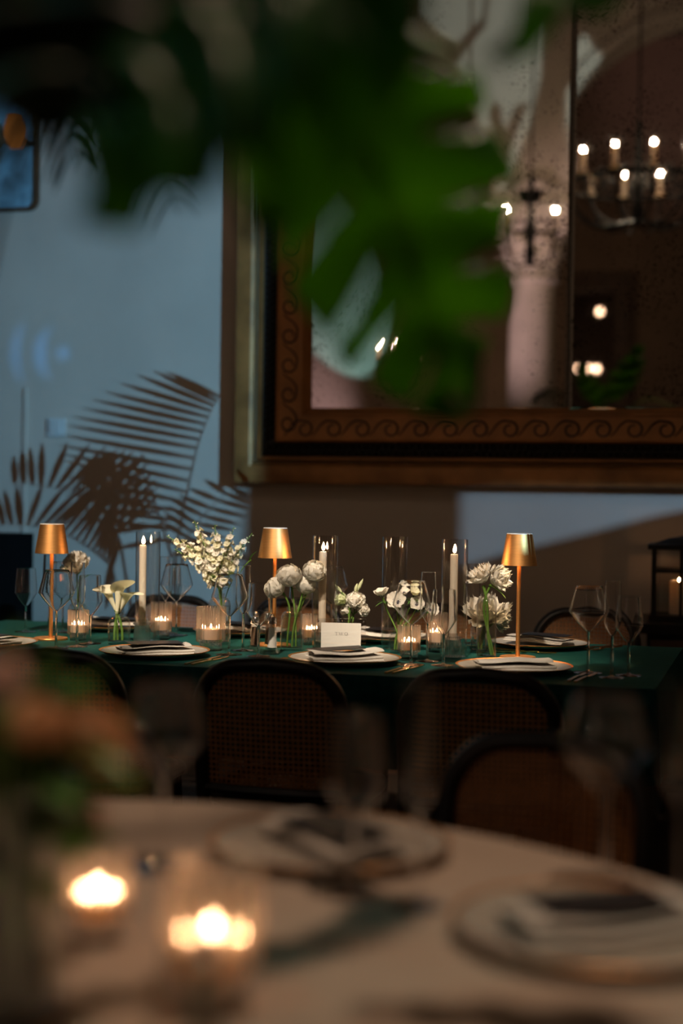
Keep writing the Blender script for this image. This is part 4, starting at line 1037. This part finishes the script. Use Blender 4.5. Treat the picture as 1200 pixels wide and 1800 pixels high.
# ------------------------------------------------------------------ iron candle chandeliers (seen in the mirror)
def chandelier(p, R, n, label, bar=False, scrolls=True, rot=0.0, small=1.0, zc=ZC):
    c = thing('chandelier', label, 'chandelier', p, group='iron candle chandeliers')
    m = MB(); m.tube([(-R*1.1*cos(rot), -R*1.1*sin(rot), 0), (R*1.1*cos(rot), R*1.1*sin(rot), 0)] if bar else [(R*cos(2*PI*i/40), R*sin(2*PI*i/40), 0) for i in range(41)], .016, 8); m.build('bar' if bar else 'ring', M['blackmetal'], c)
    m = MB(); m.lathe([(.001, -.30), (.03, -.28), (.05, -.18), (.025, -.10), (.06, 0), (.03, .10), (.02, .45), (.001, .46)], 20); m.build('hub', M['blackmetal'], c)
    MB().tube([(0, 0, .44), (0, 0, zc-p[2])], .008, 8).build('chain', M['blackmetal'], c)
    BU = MB().lathe([(.001, 0), (.012*small, .004), (.015*small, .014*small), (.010*small, .026*small), (.001, .036*small)], 12).mesh('bulb', M['bulb'])
    for k in range(n):
        a = rot+2*PI*k/n; x, y = R*cos(a), R*sin(a)
        MB().tube(bez((0, 0, -.22), (x*.4, y*.4, -.36), (x*.9, y*.9, -.30), (x, y, 0), 14), .010, 8).build('arm', M['blackmetal'], c)
        if scrolls:
            pts = [(x*(.6+.13*cos(t_)*(1-t_/9)), y*(.6+.13*cos(t_)*(1-t_/9)), .02+.09*sin(t_)*(1-t_/9)) for t_ in [i*.4 for i in range(18)]]
            MB().tube(pts, .008, 6).build('scrollwork', M['blackmetal'], c)
        m = MB(); m.lathe([(.001, 0), (.035, .008), (.04, .02), (.018, .02), (.018, .16), (.001, .16)], 14, (x, y, .01)); s_ = m.build('candle_sleeve', M['wax'], c)
        ob('bulb', BU, s_, (x, y, .172))
    return c
chandelier((-.46, 2.0, 3.46), (.50), 12, 'big black iron chandelier with many candle bulbs, at right in the mirror', rot=.3, small=.7)
chandelier((-1.613, .238, 3.49), .208, 2, 'iron two-bulb chandelier in front of the column capital in the mirror', True, False, rot=-.26, small=.8)
chandelier((-3.45, -2.9, 2.70), .22, 6, 'small dark chandelier low at left in the mirror', rot=.2, small=.8)
FB = MB().lathe([(.001, -.04), (.03, -.025), (.04, 0), (.03, .025), (.001, .04)], 12).mesh('globe', M['farbulb'])
for q, lb in (((-1.14, -7.25, 3.77), 'pink-lit globe lamp hanging highest beyond the dark doorway'), ((-1.391, -7.06, 2.99), 'left one of three low globe lamps beyond the dark doorway'), ((-1.275, -7.09, 2.985), 'middle one of three low globe lamps beyond the dark doorway'), ((-1.165, -7.12, 2.985), 'right one of three low globe lamps beyond the dark doorway')):
    c = thing('pendant_lamp', lb, 'lamp', q, group='globe lamps beyond the doorway'); ob('globe', FB, c)
    MB().tube([(0, 0, .035), (0, 0, ZC-q[2])], .004, 6).build('cord', M['blackmetal'], c)

# ------------------------------------------------------------------ tall arrangement on the front table
v = thing('glass_vase', 'tall clear vase of the blurred leafy centrepiece at the left edge', 'vase', (-.645, 1.20, TZ))
m = MB(); m.lathe([(.001, 0), (.06, 0), (.062, .006), (.055, .10), (.07, .22), (.068, .22), (.052, .10), (.058, .012), (.001, .01)], 36); m.build('glass_body', M['glass'], v)
m = MB(); m.lathe([(.001, .011), (.056, .013), (.0515, .10), (.06, .17), (.001, .17)], 32); m.build('water', M['water'], v)
def monstera(base, tip, nrm, HWd, label, path, slit=True, mat='monstera', curl=.5, fold=.25, group='large leaves of the front centrepiece'):
    f = thing('monstera_leaf', label, 'leaf', v.location, 0, group); off = Vector(v.location)
    base, tip = Vector(base)-off, Vector(tip)-off; d = tip-base; L_ = d.length; d.normalize(); nrm = Vector(nrm); nrm = (nrm-d*nrm.dot(d)).normalized(); s = d.cross(nrm)
    NV, NU = 72, 11; V = []; F = []
    rows = frange(NV)
    for j, vv in enumerate(rows):
        for i in range(2*NU+1):
            a = (i-NU)/NU; au = abs(a)
            wd = HWd*(sin(PI*min(1, (.10+.90*vv)))**.62)*(1.12-.45*vv)
            fwd = .30*HWd*au*au*(1-.3*vv) - (.22*HWd*au if vv < .06 else 0)
            along = L_*vv + fwd
            y = -curl*L_*.5*(vv-.35)**2 + fold*wd*au - .25*wd*au*au + .012*sin(vv*23+a*3)
            V.append(base + d*along + s*(a*wd) + nrm*y)
    W1 = 2*NU+1
    for j in range(NV):
        for i in range(2*NU):
            au = abs((i+.5-NU)/NU); vv = (j+.5)/NV
            if slit and au > .30:
                ph = (vv*6.2) % 1.0
                if .16 < vv < .93 and ph < .26*min(1, (au-.30)*2.2): continue
            F.append((j*W1+i, j*W1+i+1, (j+1)*W1+i+1, (j+1)*W1+i))
    o = MB().add(V, F).build('blade', M[mat], f, ang=3)
    md = o.modifiers.new('thick', 'SOLIDIFY'); md.thickness = .0008
    MB().tube([base+d*L_*t_ + nrm*(-curl*L_*.5*(t_-.35)**2-.002) for t_ in frange(16)], [.0035-.0028*t_ for t_ in frange(16)], 6).build('midrib', M['stem'], o)
    MB().tube(spline([(0, 0, .015)]+[Vector(q)-off for q in path]+[base], 28), .0038, 8).build('petiole', M['stem'], f)
HI = [(-.74, 1.18, 1.15), (-.72, 1.10, 1.62)]
monstera((-0.373, 1.283, 1.692), (-0.265, 1.608, 1.343), (.15, -.85, .5), .158, 'big split green leaf drooping across the top centre, brightly lit', HI+[(-.58, 1.05, 1.84)])
monstera((-.296, .960, 1.600), (-.440, .93, 1.45), (.1, -.8, .5), .085, 'very blurred dark teal leaf at the upper left', HI+[(-.5, 1.0, 1.80)], slit=False)
monstera((-.25, 1.02, 1.66), (-.335, 1.0, 1.445), (.2, -.9, .2), .070, 'very blurred dark leaf hanging at the upper centre', HI+[(-.45, 1.05, 1.86)], slit=False)
monstera((-.56, 1.0, 1.70), (-.455, .95, 1.53), (.1, -.8, .5), .12, 'near-black blurred leaf in the upper left corner', HI+[(-.66, 1.02, 1.76)], slit=False, mat='darkleaf')
monstera((.02, 1.35, 1.80), (-.215, 1.30, 1.668), (.2, -.6, .7), .055, 'dark green leaf tip at the upper right edge', HI+[(-.40, 1.22, 2.0)], slit=False)
monstera((-.66, 1.20, 2.0), (-.42, 1.36, 2.36), (.3, .5, -.6), .15, 'upright split leaf above the front centrepiece, seen in the mirror', [(-.72, 1.2, 1.3), (-.72, 1.2, 1.7)])
monstera((-.72, 1.28, 1.95), (-.88, 1.46, 2.22), (-.3, .5, -.6), .13, 'second raised leaf of the front centrepiece, seen in the mirror', [(-.72, 1.23, 1.3), (-.73, 1.25, 1.7)])
def fgflower(kind, c, ax, R, mat, label):
    f = flower(kind, v, label, 'blurred roses of the front centrepiece'); c = Vector(c)-Vector(v.location); a = Vector(ax).normalized()
    stem(f, (random.uniform(-.03, .03), random.uniform(-.03, .03), .015), c-a*R*.6, a+Vector((0, 0, .5)), .004); rose(f, c, ax, R, mat)
fgflower('rose', (-.552, 1.195, 1.015), (.5, -.2, .6), .040, 'peach', 'blurred peach rose in front of the big wine glass')
fgflower('rose', (-.583, 1.140, 1.035), (.3, -.5, .7), .030, 'peach', 'blurred peach rose left of the one by the wine glass')
fgflower('rose', (-.575, 1.06, 1.085), (.2, -.5, .8), .026, 'blush', 'blurred blush rose topmost in the front centrepiece')
fgflower('rose', (-.640, 1.36, .895), (.4, -.4, .6), .032, 'blush', 'blurred pale rose low behind the left front votive')
lf = thing('greenery', 'blurred green leaf cluster spilling from the front centrepiece', 'foliage', v.location)
random.seed(11)
for k in range(46):
    a = random.uniform(-2.4, 1.6); z = random.uniform(.14, .29); r_ = random.uniform(.01, .07)
    leafblade(lf, (r_*cos(a), r_*sin(a), z), (cos(a), sin(a)-.2, random.uniform(-.3, .8)), (0, 0, 1), random.uniform(.06, .11), random.uniform(.014, .026), 'leaf')
for k in range(12):
    a = k*.53+.2; MB().tube([(.035*cos(a), .035*sin(a), .013), (.02*cos(a+.6), .02*sin(a+.6), .12), (.055*cos(a+.3), .055*sin(a+.3), .30)], .012, 6).build('dark_stem', M['darkleaf'], lf)
for k in range(16):
    a = k*.9; pts = bez((.03*cos(a), .03*sin(a), .015), (-.01*cos(a), -.01*sin(a), .15), (.02*cos(a), .02*sin(a), .2), (.05*cos(a), .05*sin(a), .36), 8); MB().tube(pts, .005, 6).build('stem', M['stem'], lf)


# ------------------------------------------------------------------ dark palm fronds of the centrepiece, arching away to the upper left
random.seed(5)
for q, ll, lb in (([(-.80, 1.30, 1.25), (-.98, 1.75, 1.80), (-1.06, 2.10, 1.93), (-1.09, 2.26, 1.80)], .10, 'dark palm frond arching left with a drooping tip before the pale wall'),
                  ([(-.80, 1.35, 1.25), (-.95, 1.85, 1.78), (-.97, 2.22, 1.88), (-.955, 2.40, 1.74)], .10, 'dark palm frond hanging in front of the blue wall, right of the other'),
                  ([(-.85, 1.30, 1.25), (-1.08, 1.65, 1.90), (-1.22, 1.90, 2.03), (-1.30, 2.12, 1.98)], .12, 'dark palm frond crossing the upper left corner')):
    f = thing('palm_frond', lb, 'palm frond', v.location, 0, 'palm fronds of the front centrepiece'); off = Vector(v.location)
    P = [Vector(p)-off for p in q]
    MB().tube(bez((0, 0, .015), (0, 0, .3), P[0]-(P[1]-P[0])*.4, P[0], 12), .005, 8).build('stem', M['stem'], f)
    d = P[-1]-P[0]; nr = Vector((0, 0, 1)).cross(d).normalized()*.35+Vector((0, 0, 1)).cross(d).cross(d).normalized()*-1
    frond(P, ll, .008, f, 'darkleaf', .55, (-1, 1), 22, .25, nr.normalized(), .75, name='blade', r=.004)
